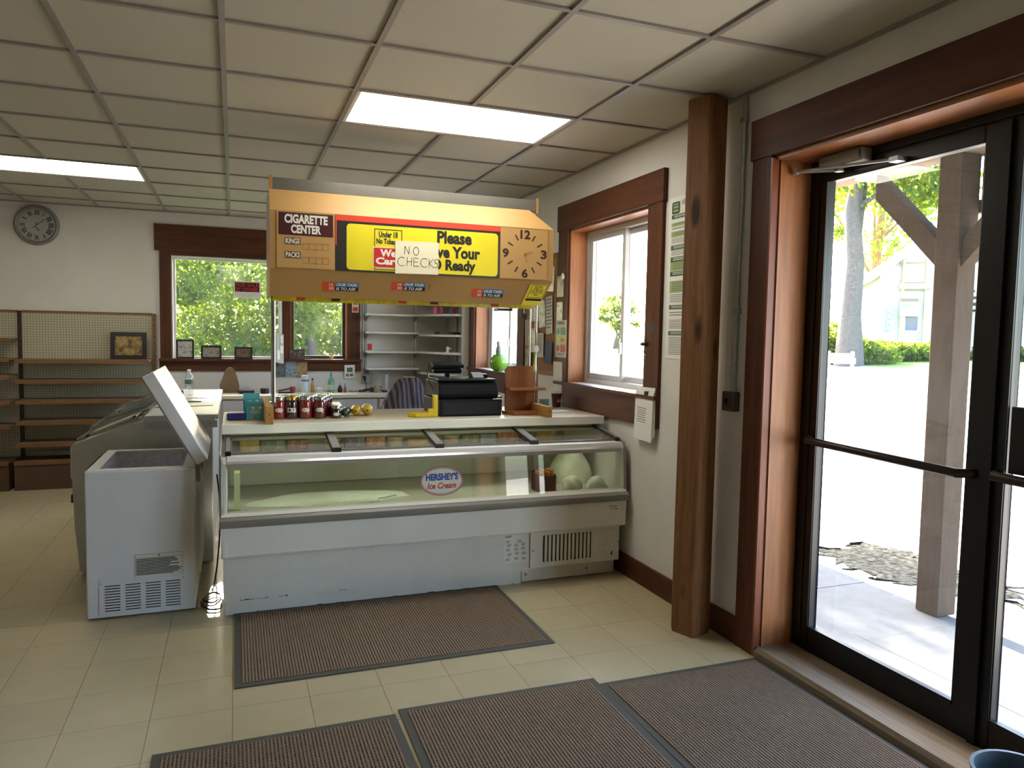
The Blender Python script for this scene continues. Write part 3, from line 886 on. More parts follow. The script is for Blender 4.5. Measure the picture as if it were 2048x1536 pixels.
mm = MB().box(bcx - .06, bcx + .055, 4.17, 4.175, .561, .66).box(bcx - .06, bcx + .055, 4.295, 4.30, .561, .68).box(bcx - .06, bcx - .055, 4.175, 4.295, .561, .67).box(bcx + .05, bcx + .055, 4.175, 4.295, .561, .67).box(bcx - .055, bcx + .05, 4.175, 4.295, .561, .566)
mm.build('carton', M_BRN, bx_)
for k in range(4):
    xx = bcx - .048 + .025 * k
    MB().box(xx, xx + .019, 4.19, 4.28, .567, .685 + .012 * (k % 2)).build('wrapped_bar', pm('wrapper_orange', (164, 104, 52), 0.4), bx_, bevel=.004)
# frosted plastic bags on the right, and a frosted sheet on the left end
def lump(name, c, rx, ry, rz, mat, label, cat, seed, n=22, m=12, group=None):
    rs = random.Random(seed)
    prm = [(rs.uniform(2, 5), rs.uniform(0, 6), rs.uniform(2, 5), rs.uniform(0, 6)) for _ in range(4)]
    vs = []; fs = []
    for i in range(m + 1):
        t = (math.pi / 2) * i / m
        for k in range(n):
            a = 2 * math.pi * k / n
            w = 1 + 0.10 * sum(math.sin(p[0] * a + p[1]) * math.sin(p[2] * t + p[3]) for p in prm) * math.cos(t * 0.9)
            vs.append((c[0] + rx * math.cos(t) * math.cos(a) * w, c[1] + ry * math.cos(t) * math.sin(a) * w, c[2] + rz * math.sin(t) * (0.92 + 0.08 * w)))
    for i in range(m):
        for k in range(n):
            fs.append((i * n + k, i * n + (k + 1) % n, (i + 1) * n + (k + 1) % n, (i + 1) * n + k))
    fs.append(tuple(range(n)))
    return tag(MB().add(vs, fs).build(name, mat, base=c, smooth=True), label, cat, group)
M_FROST = pm('frosted_plastic', (214, 222, 200), 0.55, var=0.06, scale=20)
lump('plastic_bag', (2.14, 4.50, 0.561), 0.13, 0.16, 0.235, M_FROST, 'big frosted clear plastic bag piled at the wall end of the freezer', 'plastic bag', 3)
lump('ice_cream_packet', (2.03, 4.235, 0.561), 0.065, 0.06, 0.085, pm('packet_white', (206, 208, 190), 0.5, var=.15, scale=30), 'crumpled white ice cream packet beside the brown candy box', 'packet', 5)
lump('ice_cream_packet', (2.2, 4.225, 0.561), 0.07, 0.06, 0.075, MATS['packet_white'], 'crumpled white ice cream packet in front of the plastic bag', 'packet', 8)
tag(MB().prism([(4.16, 0.561), (4.18, 0.77), (4.21, 0.78), (4.24, 0.74), (4.22, 0.561)], 'x', -0.005, 0.025).build('frost_scraper', pm('scraper_cream', (200, 206, 160), 0.5), base=(0.01, 4.2, 0.561)), 'cream plastic shelf divider standing at the left end inside the freezer', 'divider')
M_SNOW = pm('frost', (206, 214, 196), 0.35, var=0.2, scale=140, bump=0.6, bscale=300)
lump('frost_layer', (0.55, 4.35, 0.561), 0.45, 0.17, 0.03, M_SNOW, 'thin glittering layer of frost on the freezer floor', 'frost', 12, 40, 6)

# ------------------------------------------------------------------ counter board on top
M_CTOP = pm('counter_laminate', (202, 192, 164), 0.45, var=0.03, scale=5)
ct = thing('counter_board', 'long cream laminate counter board lying on top of the display freezer', 'counter top', (1.13, 4.75, 0.952))
MB().box(-0.066, 2.335, 4.41, 5.12, 0.955, 1.006).build('board', M_CTOP, ct, bevel=0.004)
MB().box(-0.068, 2.337, 4.398, 4.4095, 0.953, 1.007).build('edge_strip', M_WHITE2, ct, bevel=0.003)
# ================================================================== OVERHEAD CIGARETTE SIGN CANOPY
RX0, RX1, RY = 0.190, 1.918, 4.36
M_TAN = pm('tan_sheet', (170, 132, 78), 0.5, var=0.05, scale=3)
M_TAN2 = pm('tan_panel', (178, 140, 86), 0.45, var=0.03, scale=4)
M_TANE = pm('tan_edge', (150, 108, 58), 0.6)
rk = thing('cigarette_canopy', 'overhead tan cigarette sign canopy on chrome poles above the counter', 'sign', (1.05, 4.55, 1.006))
YBK = 4.84
prof = [(RY + 0.10, 2.345), (RY + 0.0, 2.22), (RY, 1.888), (RY + 0.055, 1.735)]
# folded front: upper slope, face, lower slope (thin sheet); clipped corners at the right end
def sheet(name, y0, z0, y1, z1, x0a, x1a, x0b, x1b, mat=M_TAN):
    t = Vector((0, 0.006, 0.0))
    a, b, c, d = Vector((x0a, y0, z0)), Vector((x1a, y0, z0)), Vector((x1b, y1, z1)), Vector((x0b, y1, z1))
    m = MB().add([a, b, c, d, a + t, b + t, c + t, d + t], [(0, 1, 2, 3), (7, 6, 5, 4), (0, 4, 5, 1), (1, 5, 6, 2), (2, 6, 7, 3), (3, 7, 4, 0)])
    return m.build(name, mat, rk)
sheet('top_slope', RY, 2.215, RY + 0.10, 2.345, RX0, RX1, RX0, RX1 - 0.13)
face = sheet('face_sheet', RY, 1.890, RY, 2.215, RX0, RX1, RX0, RX1)
sheet('bottom_slope', RY + 0.055, 1.735, RY, 1.890, RX0, RX1 - 0.07, RX0, RX1)
side_p = [(RY + 0.106, 2.345), (RY + 0.007, 2.215), (RY + 0.007, 1.89), (RY + 0.062, 1.737), (YBK, 1.737), (YBK, 2.345)]
MB().prism(side_p, 'x', RX0 + 0.001, RX0 + 0.008).build('side_panel', M_TANE, rk)
MB().prism([(RY + 0.12, 2.33), (RY + 0.03, 2.215), (RY + 0.03, 1.89), (RY + 0.07, 1.77), (YBK, 1.77), (YBK, 2.33)], 'x', RX1 - 0.09, RX1 - 0.082).build('side_panel', M_TANE, rk)
box('back_panel', M_TANE, rk, RX0 + 0.008, RX1 - 0.09, YBK - 0.008, YBK, 1.80, 2.345)
M_ALU = pm('dull_aluminium', (134, 130, 122), 0.35, 0.75, var=0.12, scale=3)
box('top_rail', M_ALU, rk, RX0 + 0.02, RX1 - 0.08, RY + 0.11, RY + 0.116, 2.345, 2.415)
box('top_rail_post', M_TANE, rk, RX0, RX0 + 0.018, RY + 0.105, RY + 0.125, 2.28, 2.425)
box('top_rail_post', M_TANE, rk, RX1 - 0.079, RX1 - 0.066, RY + 0.105, RY + 0.125, 2.33, 2.425)
box('top_deck', M_ALU, rk, RX0 + 0.02, RX1 - 0.08, RY + 0.118, YBK, 2.346, 2.352)
FR = Face((0, RY, 0), (1, 0, 0), (0, 0, 1))
# left panel: title and price rows
M_MAR = pm('maroon_print', (66, 18, 26), 0.45)
M_LET = pm('cream_letters', (226, 222, 212), 0.5)
lp = FR.card('price_panel', M_TAN2, rk, 0.226, 0.545, 1.897, 2.212, 0.001, 0.003)
FR.card('title_plate', M_MAR, lp, 0.237, 0.535, 2.080, 2.205, 0.004, 0.0012)
FR.text('CIGARETTE', M_LET, lp, 0.268, 0.505, 2.145, 2.196, 0.0062, bold=0.045)
FR.text('CENTER', M_LET, lp, 0.303, 0.468, 2.090, 2.139, 0.0062, bold=0.045)
FR.card('row_plate', pm('plate_brown', (84, 62, 44), 0.5), lp, 0.270, 0.356, 2.028, 2.066, 0.004, 0.001)
FR.text('KINGS', M_LET, lp, 0.275, 0.351, 2.032, 2.062, 0.0058, bold=0.022)
FR.card('row_plate', MATS['plate_brown'], lp, 0.270, 0.356, 1.951, 1.989, 0.004, 0.001)
FR.text('PACKS', M_LET, lp, 0.275, 0.351, 1.955, 1.985, 0.0058, bold=0.022)
for z in (2.003, 1.925):
    for k in range(4):
        a = 0.366 + 0.036 * k + (0.004 if k > 1 else 0)
        FR.cards('digit_frame', M_TANE, lp, [(a, a + .034, z, z + .002), (a, a + .034, z + .034, z + .036), (a, a + .002, z + .002, z + .034), (a + .032, a + .034, z + .002, z + .034)], 0.004, 0.0008)
    FR.disc('decimal_point', M_INK, lp, 0.4385, z - 0.001, 0.003, 0.003, 0.0045, 0.0006, 10)
# centre panel
cp = FR.card('notice_panel', pm('dark_print', (40, 40, 38), 0.4), rk, 0.549, 1.553, 1.892, 2.212, 0.001, 0.002)
FR.card('red_band', pm('red_band', (214, 66, 44), 0.45), cp, 0.549, 1.553, 2.180, 2.212, 0.003, 0.001)
FR.card('red_band', MATS['red_band'], cp, 0.549, 0.556, 2.04, 2.180, 0.003, 0.001)
FR.round_card('yellow_field', pm('acid_yellow', (224, 208, 34), 0.45, var=0.05, scale=5), cp, 0.612, 1.540, 1.902, 2.166, 0.022, 0.0032, 0.0012)
o = FR.cards('under_18_box', M_INK, cp, [(0.772, 0.936, 2.143, 2.147), (0.772, 0.936, 1.908, 1.912), (0.772, 0.776, 1.912, 2.143), (0.932, 0.936, 1.912, 2.143)], 0.0046, 0.0008)
FR.text('Under 18', M_INK, cp, 0.798, 0.910, 2.098, 2.134, 0.0052, bold=0.04)
FR.text('No Tobacco', M_INK, cp, 0.784, 0.926, 2.060, 2.092, 0.0052, bold=0.04)
FR.round_card('we_care_border', pm('pale_border', (222, 214, 190), 0.5), cp, 0.764, 1.000, 1.920, 2.042, 0.008, 0.0050, 0.0006)
FR.round_card('we_care_plate', M_RED, cp, 0.769, 0.995, 1.925, 2.037, 0.006, 0.0058, 0.0006)
FR.text('We', M_LET, cp, 0.806, 0.900, 1.986, 2.030, 0.0070, bold=0.045)
FR.text('Care', M_LET, cp, 0.780, 0.930, 1.940, 1.982, 0.0070, bold=0.045)
for body, a0, a1, b0, b1 in (('Please', 1.150, 1.368, 2.084, 2.160), ('Have Your', 1.060, 1.424, 1.998, 2.070), ('ID Ready', 1.105, 1.395, 1.905, 1.990)):
    FR.text(body, M_INK, cp, a0, a1, b0, b1, 0.0052, bold=0.042)
# built-in clock face on the right
ck = FR.card('clock_panel', M_TAN2, rk, 1.557, 1.880, 1.893, 2.214, 0.001, 0.002)
M_DKB = pm('dark_brown_print', (58, 28, 20), 0.5)
cc, cv = 1.722, 2.052
FR.cards('panel_edge', M_TANE, ck, [(1.557, 1.880, 1.893, 1.896), (1.877, 1.880, 1.896, 2.214), (1.557, 1.880, 2.211, 2.214)], 0.0031, 0.0008)
for body, a, b, w in (('12', 0.0, 0.121, 0.068), ('3', 0.128, 0.002, 0.042), ('6', 0.0, -0.121, 0.042), ('9', -0.130, 0.0, 0.042)):
    FR.text(body, M_DKB, ck, cc + a - w / 2, cc + a + w / 2, cv + b - 0.028, cv + b + 0.028, 0.004, bold=0.035)
for h in (1, 2, 4, 5, 7, 8, 10, 11):
    t = math.radians(90 - 30 * h)
    r0, r1 = 0.097, 0.131
    FR.strokes('hour_mark', M_DKB, ck, [[(cc + r0 * math.cos(t), cv + r0 * math.sin(t)), (cc + r1 * math.cos(t), cv + r1 * math.sin(t))]], 0.0085, 0.0042)
M_BRASS = pm('brass_hand', (170, 128, 70), 0.4, 0.5)
FR.strokes('hour_hand', M_BRASS, ck, [[(cc, cv), (cc + 0.012, cv - 0.05)]], 0.006, 0.006)
FR.strokes('minute_hand', M_BRASS, ck, [[(cc, cv), (cc + 0.05, cv + 0.018)]], 0.005, 0.007)
FR.disc('hub', M_BRASS, ck, cc, cv, 0.006, 0.006, 0.005, 0.004, 12)
# stickers on the lower slope
lo_u = Vector((0, -0.055, 0.155)).normalized()
FL = Face((0, RY + 0.055, 1.735), (1, 0, 0), lo_u)
def lowuv(px, py):
    # point on the lower slope plane
    o_, d = Vector((0, 0, CZ)), fwd + rgt2 * ((px - 1024) / F_PX) - upv2 * ((py - 768) / F_PX)
    t = (FL.o - o_).dot(FL.n) / d.dot(FL.n)
    q = o_ + d * t - FL.o
    return q.x, q.dot(lo_u)
M_ORG = pm('orange_print', (214, 78, 36), 0.45)
M_BLU = pm('sky_blue_print', (70, 120, 180), 0.45)
M_NVY = pm('navy_print', (22, 28, 44), 0.45)
for px, py in ((645, 563), (783, 563), (944, 577)):
    a, b = lowuv(px, py); h, w = 0.052, 0.21
    s = FL.card('sticker', M_ORG, rk, a, a + 0.072, b - h, b, 0.0012, 0.0008)
    FL.card('sticker_field', M_BLU, s, a + 0.072, a + w, b - h / 2, b, 0.0012, 0.0008)
    FL.card('sticker_field', M_NVY, s, a + 0.072, a + w - 0.004, b - h, b - h / 2, 0.0012, 0.0008)
    FL.text('OUR TASK', M_LET, s, a + 0.080, a + w - 0.008, b - h * .44, b - h * .1, 0.0028, bold=0.035, shear=0.2)
    FL.text('IS TO ASK', M_LET, s, a + 0.078, a + w - 0.016, b - h * .92, b - h * .58, 0.0028, bold=0.035, shear=0.2)
    FL.text('10', M_LET, s, a + 0.038, a + 0.060, b - h * .45, b - h * .15, 0.0028, bold=0.02)
    FL.text('30', M_LET, s, a + 0.036, a + 0.064, b - h * .90, b - h * .55, 0.0028, bold=0.02)
a, b = lowuv(857, 568)
s = FL.cards('torn_sticker', M_NVY, rk, [(a, a + .012, b - .008, b - .004), (a, a + .012, b - .02, b - .016), (a, a + .010, b - .032, b - .028)], 0.0012, 0.0006)
# slanted yellow notice hanging at the right end
a0, b0 = lowuv(1042, 608); a1, b1 = lowuv(1095, 566)
pts = [(a0, b0 - .005), (a0 + 0.125, b0 - 0.005), (a0 + 0.168, b0 + 0.135), (a0 + 0.045, b0 + 0.135)]
yn = FL.poly('yellow_notice', M_YEL, rk, pts, 0.002, 0.001)
def sk(u, v): return (a0 + 0.045 * (v / 0.14) + u * (0.125 + (0.123 - 0.125) * v / 0.14), b0 - .005 + v)
FL.poly('notice_band', M_NVY, yn, [sk(.1, .030), sk(.98, .030), sk(.98, .045), sk(.1, .045)], 0.0032, 0.0006)
fr_ = [sk(.14, .052), sk(.96, .052), sk(.96, .135), sk(.14, .135), sk(.14, .052)]
FL.strokes('notice_border', M_INK, yn, [fr_], 0.003, 0.0036)
for i, (body, wd) in enumerate((('BUYING', .46), ('TOBACCO', .54), ('FOR MINORS', .7), ('COULD COST', .7), ('YOU', .26))):
    v = 0.118 - 0.0135 * i
    l, r = sk(.55 - wd / 2, v), sk(.55 + wd / 2, v)
    FL.text(body, M_INK, yn, l[0], r[0], v + b0 - .005, v + b0 + .005, 0.0036, bold=0.02, shear=0.3)
# price rail glimpsed under the lower edge, hanging clips, inner shelf
box('inner_shelf', M_TANE, rk, RX0 + 0.009, RX1 - 0.091, RY + 0.115, YBK - 0.009, 1.768, 1.774)
box('price_strip', pm('yellow_strip', (214, 190, 40), 0.3, var=0.25, scale=24), rk, RX0 + 0.02, RX1 - 0.10, RY + 0.105, RY + 0.113, 1.712, 1.765)
for k in range(7):
    xx = 0.34 + 0.2 * k
    box('price_ticket', [M_ORG, M_BRN, M_YEL][k % 3], rk, xx, xx + 0.05, RY + 0.1035, RY + 0.105, 1.72, 1.738)
xx = at(1010, 612, y=4.47).x
box('alarm_box', M_BLACK, rk, xx - 0.05, xx + 0.05, RY + 0.10, RY + 0.19, 1.695, 1.7115, bevel=0.004)
# wooden rails on the counter and chrome poles
M_RAILW = wood('pine_rail', (150, 106, 50), (182, 138, 76), 'y', 0.6)
for x0, x1, h in ((0.163, 0.208, 0.105), (1.897, 1.937, 0.072)):
    o = MB().box(x0, x1, 4.362, 4.98, 1.0075, 1.0075 + h).build('wooden_rail', M_RAILW, rk, bevel=0.003)
    MB().lathe([(0.004, 0), (0.004, -0.002)], ((x0 + x1) / 2, 4.362, 1.0075 + h * .55), 8, 'y').build('screw', M_BLACK, o)
xl = at(547, 700, y=4.50).x
MB().box(xl - 0.014, xl + 0.010, 4.49, 4.515, 1.1126, 1.767).build('pole', M_CHROME, rk, bevel=0.004)
MB().box(xl - 0.020, xl + 0.016, 4.484, 4.521, 1.10, 1.125).build('pole_foot', M_CHROME, rk)
xr_ = at(1072, 650, y=4.60).x
MB().tube([(xr_, 4.60, 1.767), (xr_, 4.60, 1.0066)], 0.008, 10).build('pole', M_CHROME, rk, smooth=True)
xr2 = at(1060, 660, y=4.70).x
MB().tube([(xr2, 4.70, 1.767), (xr2, 4.70, 1.0066)], 0.006, 10).build('pole', M_CHROME, rk, smooth=True)

# handwritten paper taped across the sign
ns = thing('paper_notice', 'white paper with handwritten no checks notice taped to the yellow sign', 'notice', (1.025, RY - 0.009, 1.888))
FP = Face((0.895, RY - 0.0085, 1.888), (1, 0, 0.012), (0, 0, 1))
FP.card('sheet', pm('note_paper', (226, 219, 190), 0.7), ns, 0, 0.263, 0.004, 0.196, 0.0, 0.0012)
L = lambda pts, s, ox, oy: [(ox + x * s, oy + y * s) for x, y in pts]
N_ = [(0, 0), (0.05, 1), (0.55, 0.05), (0.62, 1.0)]
O_ = [(0.35 + 0.33 * math.cos(t), 0.5 + 0.5 * math.sin(t)) for t in np.linspace(1.6, 7.9, 18)]
C_ = [(0.55 + 0.5 * math.cos(t), 0.5 + 0.52 * math.sin(t)) for t in np.linspace(0.9, 5.3, 14)]
hand = [L(N_, .048, .055, .118), L(O_, .048, .108, .116)]
s, y = .050, .048
hand += [L(C_, s, .012, y + .002), L([(0, 0), (.03, 1)], s, .070, y + .003), L([(.55, 0), (.58, 1)], s, .070, y + .003), L([(0, .5), (.6, .52)], s, .070, y + .003)]
hand += [L([(.55, .95), (0, 1), (0, 0), (.6, .02)], s, .112, y + .002), L([(0, .52), (.45, .5)], s, .112, y + .002), L(C_, s, .150, y), L([(0, 0), (.02, 1)], s, .205, y - .002), L([(.5, 1), (.03, .48), (.55, -.02)], s, .205, y - .002)]
S_ = [(.55, .95), (.3, 1.02), (.08, .85), (.12, .62), (.4, .48), (.5, .25), (.35, .03), (.0, .05)]
hand += [L(S_, s, .236, y - .002)]
FP.strokes('handwriting', M_INK, ns, hand, 0.0028, 0.0022)

# clipboard hanging on the left pole
cb = thing('clipboard', 'clipboard with pale cards hanging from the left chrome pole', 'clipboard', (0.31, 4.52, 1.32))
q0, q1 = at(549, 745, y=4.52), at(564, 685, y=4.60)
FC = Face((xl + 0.012, 4.50, 1.355), (0.42, 0.9, -0.10), (0, 0, 1))
FC.card('board', pm('board_grey', (156, 158, 160), 0.6), cb, 0, 0.115, 0, 0.175, 0, 0.003)
FC.card('pinned_card', M_PAPER, cb, 0.06, 0.10, 0.12, 0.165, 0.004, 0.001)
FC.card('pinned_card', M_PAPER, cb, 0.015, 0.05, 0.02, 0.075, 0.004, 0.001)
FC.card('pinned_card', M_PAPER, cb, 0.055, 0.105, 0.06, 0.105, 0.004, 0.001)

# key tag hanging on the right pole
kt = thing('key_tag', 'round white key tag with a lime lanyard hanging from the right pole', 'key tag', (xr_, 4.58, 1.45))
FK = Face((xr_, 4.585, 1.45), (1, 0, 0), (0, 0, 1))
FK.disc('tag', M_WHITE2, kt, 0.0, 0.0, 0.018, 0.024, 0, 0.003)
MB().tube([(xr_ - 0.004, 4.584, 1.424), (xr_ - 0.01, 4.583, 1.37), (xr_ - 0.018, 4.583, 1.30)], 0.005, 6).build('lanyard', pm('lime', (150, 190, 40), 0.5), kt)
MB().tube([(xr_, 4.586, 1.472), (xr_, 4.588, 1.56)], 0.0015, 5).build('cord', M_BLACK, kt)

# ================================================================== THINGS ON THE COUNTER BOARD
TZ = 1.0072
M_LIDS = pm('jar_lid_silver', (190, 190, 186), 0.2, 0.9)
M_LIDG = pm('jar_lid_gold', (182, 156, 70), 0.25, 0.9)
def jam(name, c):
    return pm(name, c, 0.08, var=0.25, scale=40, spec=0.8, **{'Coat Weight': 1.0, 'Coat Roughness': 0.03})
M_JR, M_JD, M_JB = jam('red_preserve', (132, 24, 22)), jam('dark_preserve', (40, 14, 20)), jam('berry_preserve', (104, 22, 30))
def jar(x, y, mat, lidm, label, group, s=1.0, shape='oval', low=False):
    t = thing('preserve_jar', label, 'jar', (x, y, TZ), group)
    h = 0.062 if low else 0.118
    r = 0.040 * s
    pr = [(r * .86, 0), (r * .98, 0.006), (r, 0.014), (r, h * .80), (r * .93, h * .92), (r * .84, h)]
    MB().lathe(pr, (x, y, TZ), 24).build('glass_body', mat, t, smooth=True)
    lid = MB().lathe([(r * .9, h - .004), (r * .91, h + .016), (r * .87, h + .019), (r * .5, h + .0185), (0, h + .0185)], (x, y, TZ), 24).build('lid', lidm, t, smooth=True)
    if shape:
        lw, lh, zc = (0.024, 0.013, h * .46)
        if low: zc = h * .42; lw, lh = .02, .011
        vs = []; fs = []; n = 18
        rim = [(math.cos(2 * math.pi * k / n), math.sin(2 * math.pi * k / n)) for k in range(n)] if shape == 'oval' else [(-1, -1), (-.5, -1), (0, -1), (.5, -1), (1, -1), (1, 1), (.5, 1), (0, 1), (-.5, 1), (-1, 1)]
        if shape != 'oval': lw = 0.026
        rr = r + 0.0012
        f0 = math.atan2(-y, -x)
        vs.append((x + rr * math.cos(f0), y + rr * math.sin(f0), TZ + zc))
        for a, b in rim:
            th = f0 + a * lw / rr
            vs.append((x + rr * math.cos(th), y + rr * math.sin(th), TZ + zc + b * lh))
        nn = len(rim)
        fs = [(0, 1 + k, 1 + (k + 1) % nn) for k in range(nn)]
        MB().add(vs, fs).build('paper_label', M_PAPER, t, fix=False)
    return t
jx = [(at(px, 837, z=TZ).x, lab) for px, lab in ((558, 0), (584, 1), (612, 2), (641, 3))]
JL = ['jar of red preserve with oval label next to the pine rail', 'dark purple preserve jar with rectangular label and gold lid', 'jar of red preserve with oval label, right of the dark purple jar', 'jar of berry preserve with oval label beside the small jars']
jm = [M_JR, M_JD, M_JR, M_JB]
for (x, k), lb, m_ in zip(jx, JL, jm):
    jar(x, 4.66 - 0.005 * k, m_, M_LIDG if k == 1 else M_LIDS, lb, 'tall preserve jars on the counter', 1.0, 'rect' if k == 1 else 'oval')
for r in (1, 2):
    for (x, k) in jx[(1 if r == 2 else 0):]:
        jar(x + 0.03 * r, 4.66 + 0.09 * r, jm[(k + r) % 4], M_LIDS, 'tall preserve jar standing behind the front row of jars', 'tall preserve jars behind the front row', 1.0, None)
sx = at(672, 836, z=TZ)
jar(sx.x + .004, 4.635, M_JD, M_LIDS, 'low jar of dark jelly with an oval label in front of two others', 'low jelly jars', 0.9, 'oval', True)
jar(sx.x + .008, 4.715, M_JD, M_LIDS, 'low jar of dark jelly in the middle of the low jars', 'low jelly jars', 0.9, None, True)
jar(sx.x + .012, 4.795, M_JD, M_LIDS, 'low jar of dark jelly at the back of the low jars', 'low jelly jars', 0.9, None, True)
tg = at(684, 834, z=TZ)
tag(MB().obox((tg.x - .012, tg.y - .03, TZ), (.022, .012, 0), (0.006, .002, .030), (.001, -.002, 0)).build('price_tag', M_PAPER, base=(tg.x, tg.y - .03, TZ)), 'tiny white folded price tag beside the low jelly jar', 'price tag')
def gourd(name, c, length, r0, r1, ang, mat, label, stem=True, group=None):
    t = thing(name, label, 'squash', c, group)
    d = Vector((math.cos(ang), math.sin(ang), 0)); pts = []; rs = []
    for k in range(13):
        u = k / 12
        pts.append(Vector(c) + d * (length * (u - .5)) + Vector((0, 0, max(r0, r1))))
        e = math.sqrt(max(0.0, 1 - (2 * u - 1) ** 4))
        rs.append(max(0.004, (r0 + (r1 - r0) * u) * e))
    MB().tube(pts, rs, 16).build('flesh', mat, t, smooth=True)
    if stem: MB().tube([pts[0] + d * .004, pts[0] - d * .012], [0.007, 0.006], 8).build('stem', pm('stem_green', (92, 100, 50), 0.7), t)
    return t
M_ZUC = pm('zucchini_skin', (46, 60, 30), 0.3, var=0.3, scale=30, stretch=(1, 1, 1))
M_SQ1 = pm('squash_yellow', (214, 172, 34), 0.3, var=0.12, scale=25)
M_SQ2 = pm('squash_pale', (222, 188, 84), 0.35, var=0.2, scale=18)
z1, z2, z3 = at(692, 836, z=TZ), at(713, 833, z=TZ), at(735, 834, z=TZ)
gourd('zucchini', (z1.x + .012, 4.70, TZ), 0.17, 0.026, 0.030, math.radians(75), M_ZUC, 'dark green zucchini lying between the low jars and the squash', False)
gourd('summer_squash', (z2.x + .008, 4.76, TZ), 0.15, 0.030, 0.033, math.radians(82), M_SQ1, 'bright yellow summer squash with its stem end forward, by the zucchini')
gourd('summer_squash', (z3.x + .018, 4.77, TZ), 0.16, 0.037, 0.034, math.radians(84), M_SQ2, 'pale mottled yellow squash, the larger of the two')
# blue box and teal candy cartons
def ob(name, o, a, b, c, mat, label, cat, bevel=0.004, group=None):
    return tag(MB().obox(o, a, b, c).build(name, mat, base=o, bevel=bevel), label, cat, group)
ob('blue_tin', (-0.045, 4.62, TZ), (0.105, -0.004, 0), (0.004, 0.07, 0), (0, 0, 0.042), pm('blue_box', (52, 64, 150), 0.35), 'low blue box lying at the left end of the counter board', 'box', 0.008)
M_TEAL = pm('teal_card', (104, 192, 200), 0.5)
def carton(x, y, h, label, w=0.10, d=0.05):
    t = thing('candy_carton', label, 'carton', (x, y, TZ), 'teal candy cartons')
    MB().box(x, x + w, y, y + .0015, TZ, TZ + h * .62).box(x, x + w, y + d, y + d + .0015, TZ, TZ + h).box(x, x + .0015, y + .0015, y + d, TZ, TZ + h * .7).box(x + w - .0015, x + w, y + .0015, y + d, TZ, TZ + h * .7).box(x + .0015, x + w - .0015, y + .0015, y + d, TZ, TZ + .0015).build('tray', M_TEAL, t)
    Fq = Face((x, y, TZ), (1, 0, 0), (0, 0, 1))
    Fq.round_card('white_patch', M_PAPER, t, w * .25, w * .8, h * .38, h * .56, .004, .0008, .0006)
    lines_block(Fq, M_INK, t, w * .3, w * .75, h * .52, h * .42, 2, .0018, .35, ragged=0)
    Fq.disc('red_dot', M_ORG, t, w * .48, h * .14, .008, .006, .0008, .0006, 12)
    for k in range(4):
        xx = x + .008 + k * .021
        MB().box(xx, xx + .018, y + .006, y + d - .006, TZ + .002, TZ + h * .72).build('candy_pack', M_PAPER if k % 2 else M_TEAL, t)
    return t
carton(0.066, 4.615, 0.105, 'open teal candy carton standing in front of another on the counter')
carton(0.050, 4.70, 0.150, 'taller teal candy carton behind the front one', 0.095)
gl = thing('small_glass', 'small clear glass tumbler beside the teal cartons', 'glass', (0.19, 4.72, TZ))
MB().lathe([(0.02, 0), (0.026, 0.12)], (0.225, 4.78, TZ), 16).build('tumbler', pane_glass('tumbler_glass', (.9, .95, .95, 1), 1.5), gl, smooth=True)

# yellow tape stand
yt = thing('yellow_stand', 'bright yellow plastic card stand in front of the cash register', 'stand', (1.13, 4.60, TZ))
M_YP = pm('yellow_plastic', (226, 196, 20), 0.4)
MB().box(1.195, 1.222, 4.56, 4.60, TZ, TZ + .14).build('upright', M_YP, yt, bevel=.003)
MB().prism([(1.03, 4.60), (1.075, 4.555), (1.195, 4.55), (1.195, 4.64), (1.09, 4.65)], 'z', TZ, TZ + .024).build('foot', M_YP, yt, bevel=.004)
MB().box(1.165, 1.194, 4.565, 4.60, TZ + .0245, TZ + .05).build('pocket', M_YP, yt)

# ---------------------------------------------------------------- cash register
cr = thing('cash_register', 'black electronic cash register with a receipt printer and raised display', 'cash register', (1.45, 4.75, TZ))
M_REG = pm('register_black', (15, 15, 16), 0.6, spec=0.25)
M_REG2 = pm('register_charcoal', (24, 24, 26), 0.5, spec=0.3)
rx0, rx1 = 1.232, 1.655
MB().box(rx0, rx1, 4.56, 4.98, TZ, TZ + .108).build('cash_drawer', M_REG, cr, bevel=.005)
MB().box(rx0 + .02, rx1 - .02, 4.557, 4.56, TZ + .012, TZ + .095).build('drawer_front', M_REG2, cr, bevel=.002)
MB().prism([(4.60, TZ + .109), (4.585, TZ + .15), (4.60, TZ + .20), (4.66, TZ + .225), (4.95, TZ + .225), (4.95, TZ + .109)], 'x', rx0 + .005, rx1 - .01).build('housing', M_REG, cr, bevel=.01)
MB().box(rx0 + .01, rx1 - .015, 4.62, 4.94, TZ + .226, TZ + .238).build('printer_cover', M_REG2, cr, bevel=.004)
MB().box(rx0 + .045, rx0 + .075, 4.598, 4.602, TZ + .165, TZ + .19).build('key_sticker', pm('sticker_khaki', (132, 126, 84), .6), cr)
MB().box(rx0 + .12, rx0 + .15, 4.86, 4.89, TZ + .238, TZ + .262).build('display_neck', M_REG, cr)
MB().obox((rx0 + .03, 4.84, TZ + .262), (.20, 0, 0), (0, .07, .02), (0, -.012, .03)).build('display', M_REG2, cr, bevel=.006)
MB().obox((rx0 + .03, 4.835, TZ + .298), (.215, 0, 0), (0, .08, .02), (0, -.004, .022)).build('display_visor', M_REG, cr, bevel=.004)
cv_ = [(rx0 + .27, 4.80, TZ + .238), (rx0 + .27, 4.78, TZ + .275), (rx0 + .27, 4.74, TZ + .27), (rx0 + .27, 4.70, TZ + .243)]
m = MB()
vs = [(p[0], p[1], p[2]) for p in cv_] + [(p[0] + .075, p[1], p[2]) for p in cv_]
m.add(vs, [(i, i + 1, i + 5, i + 4) for i in range(3)]).build('receipt_paper', M_PAPER, cr, fix=False)
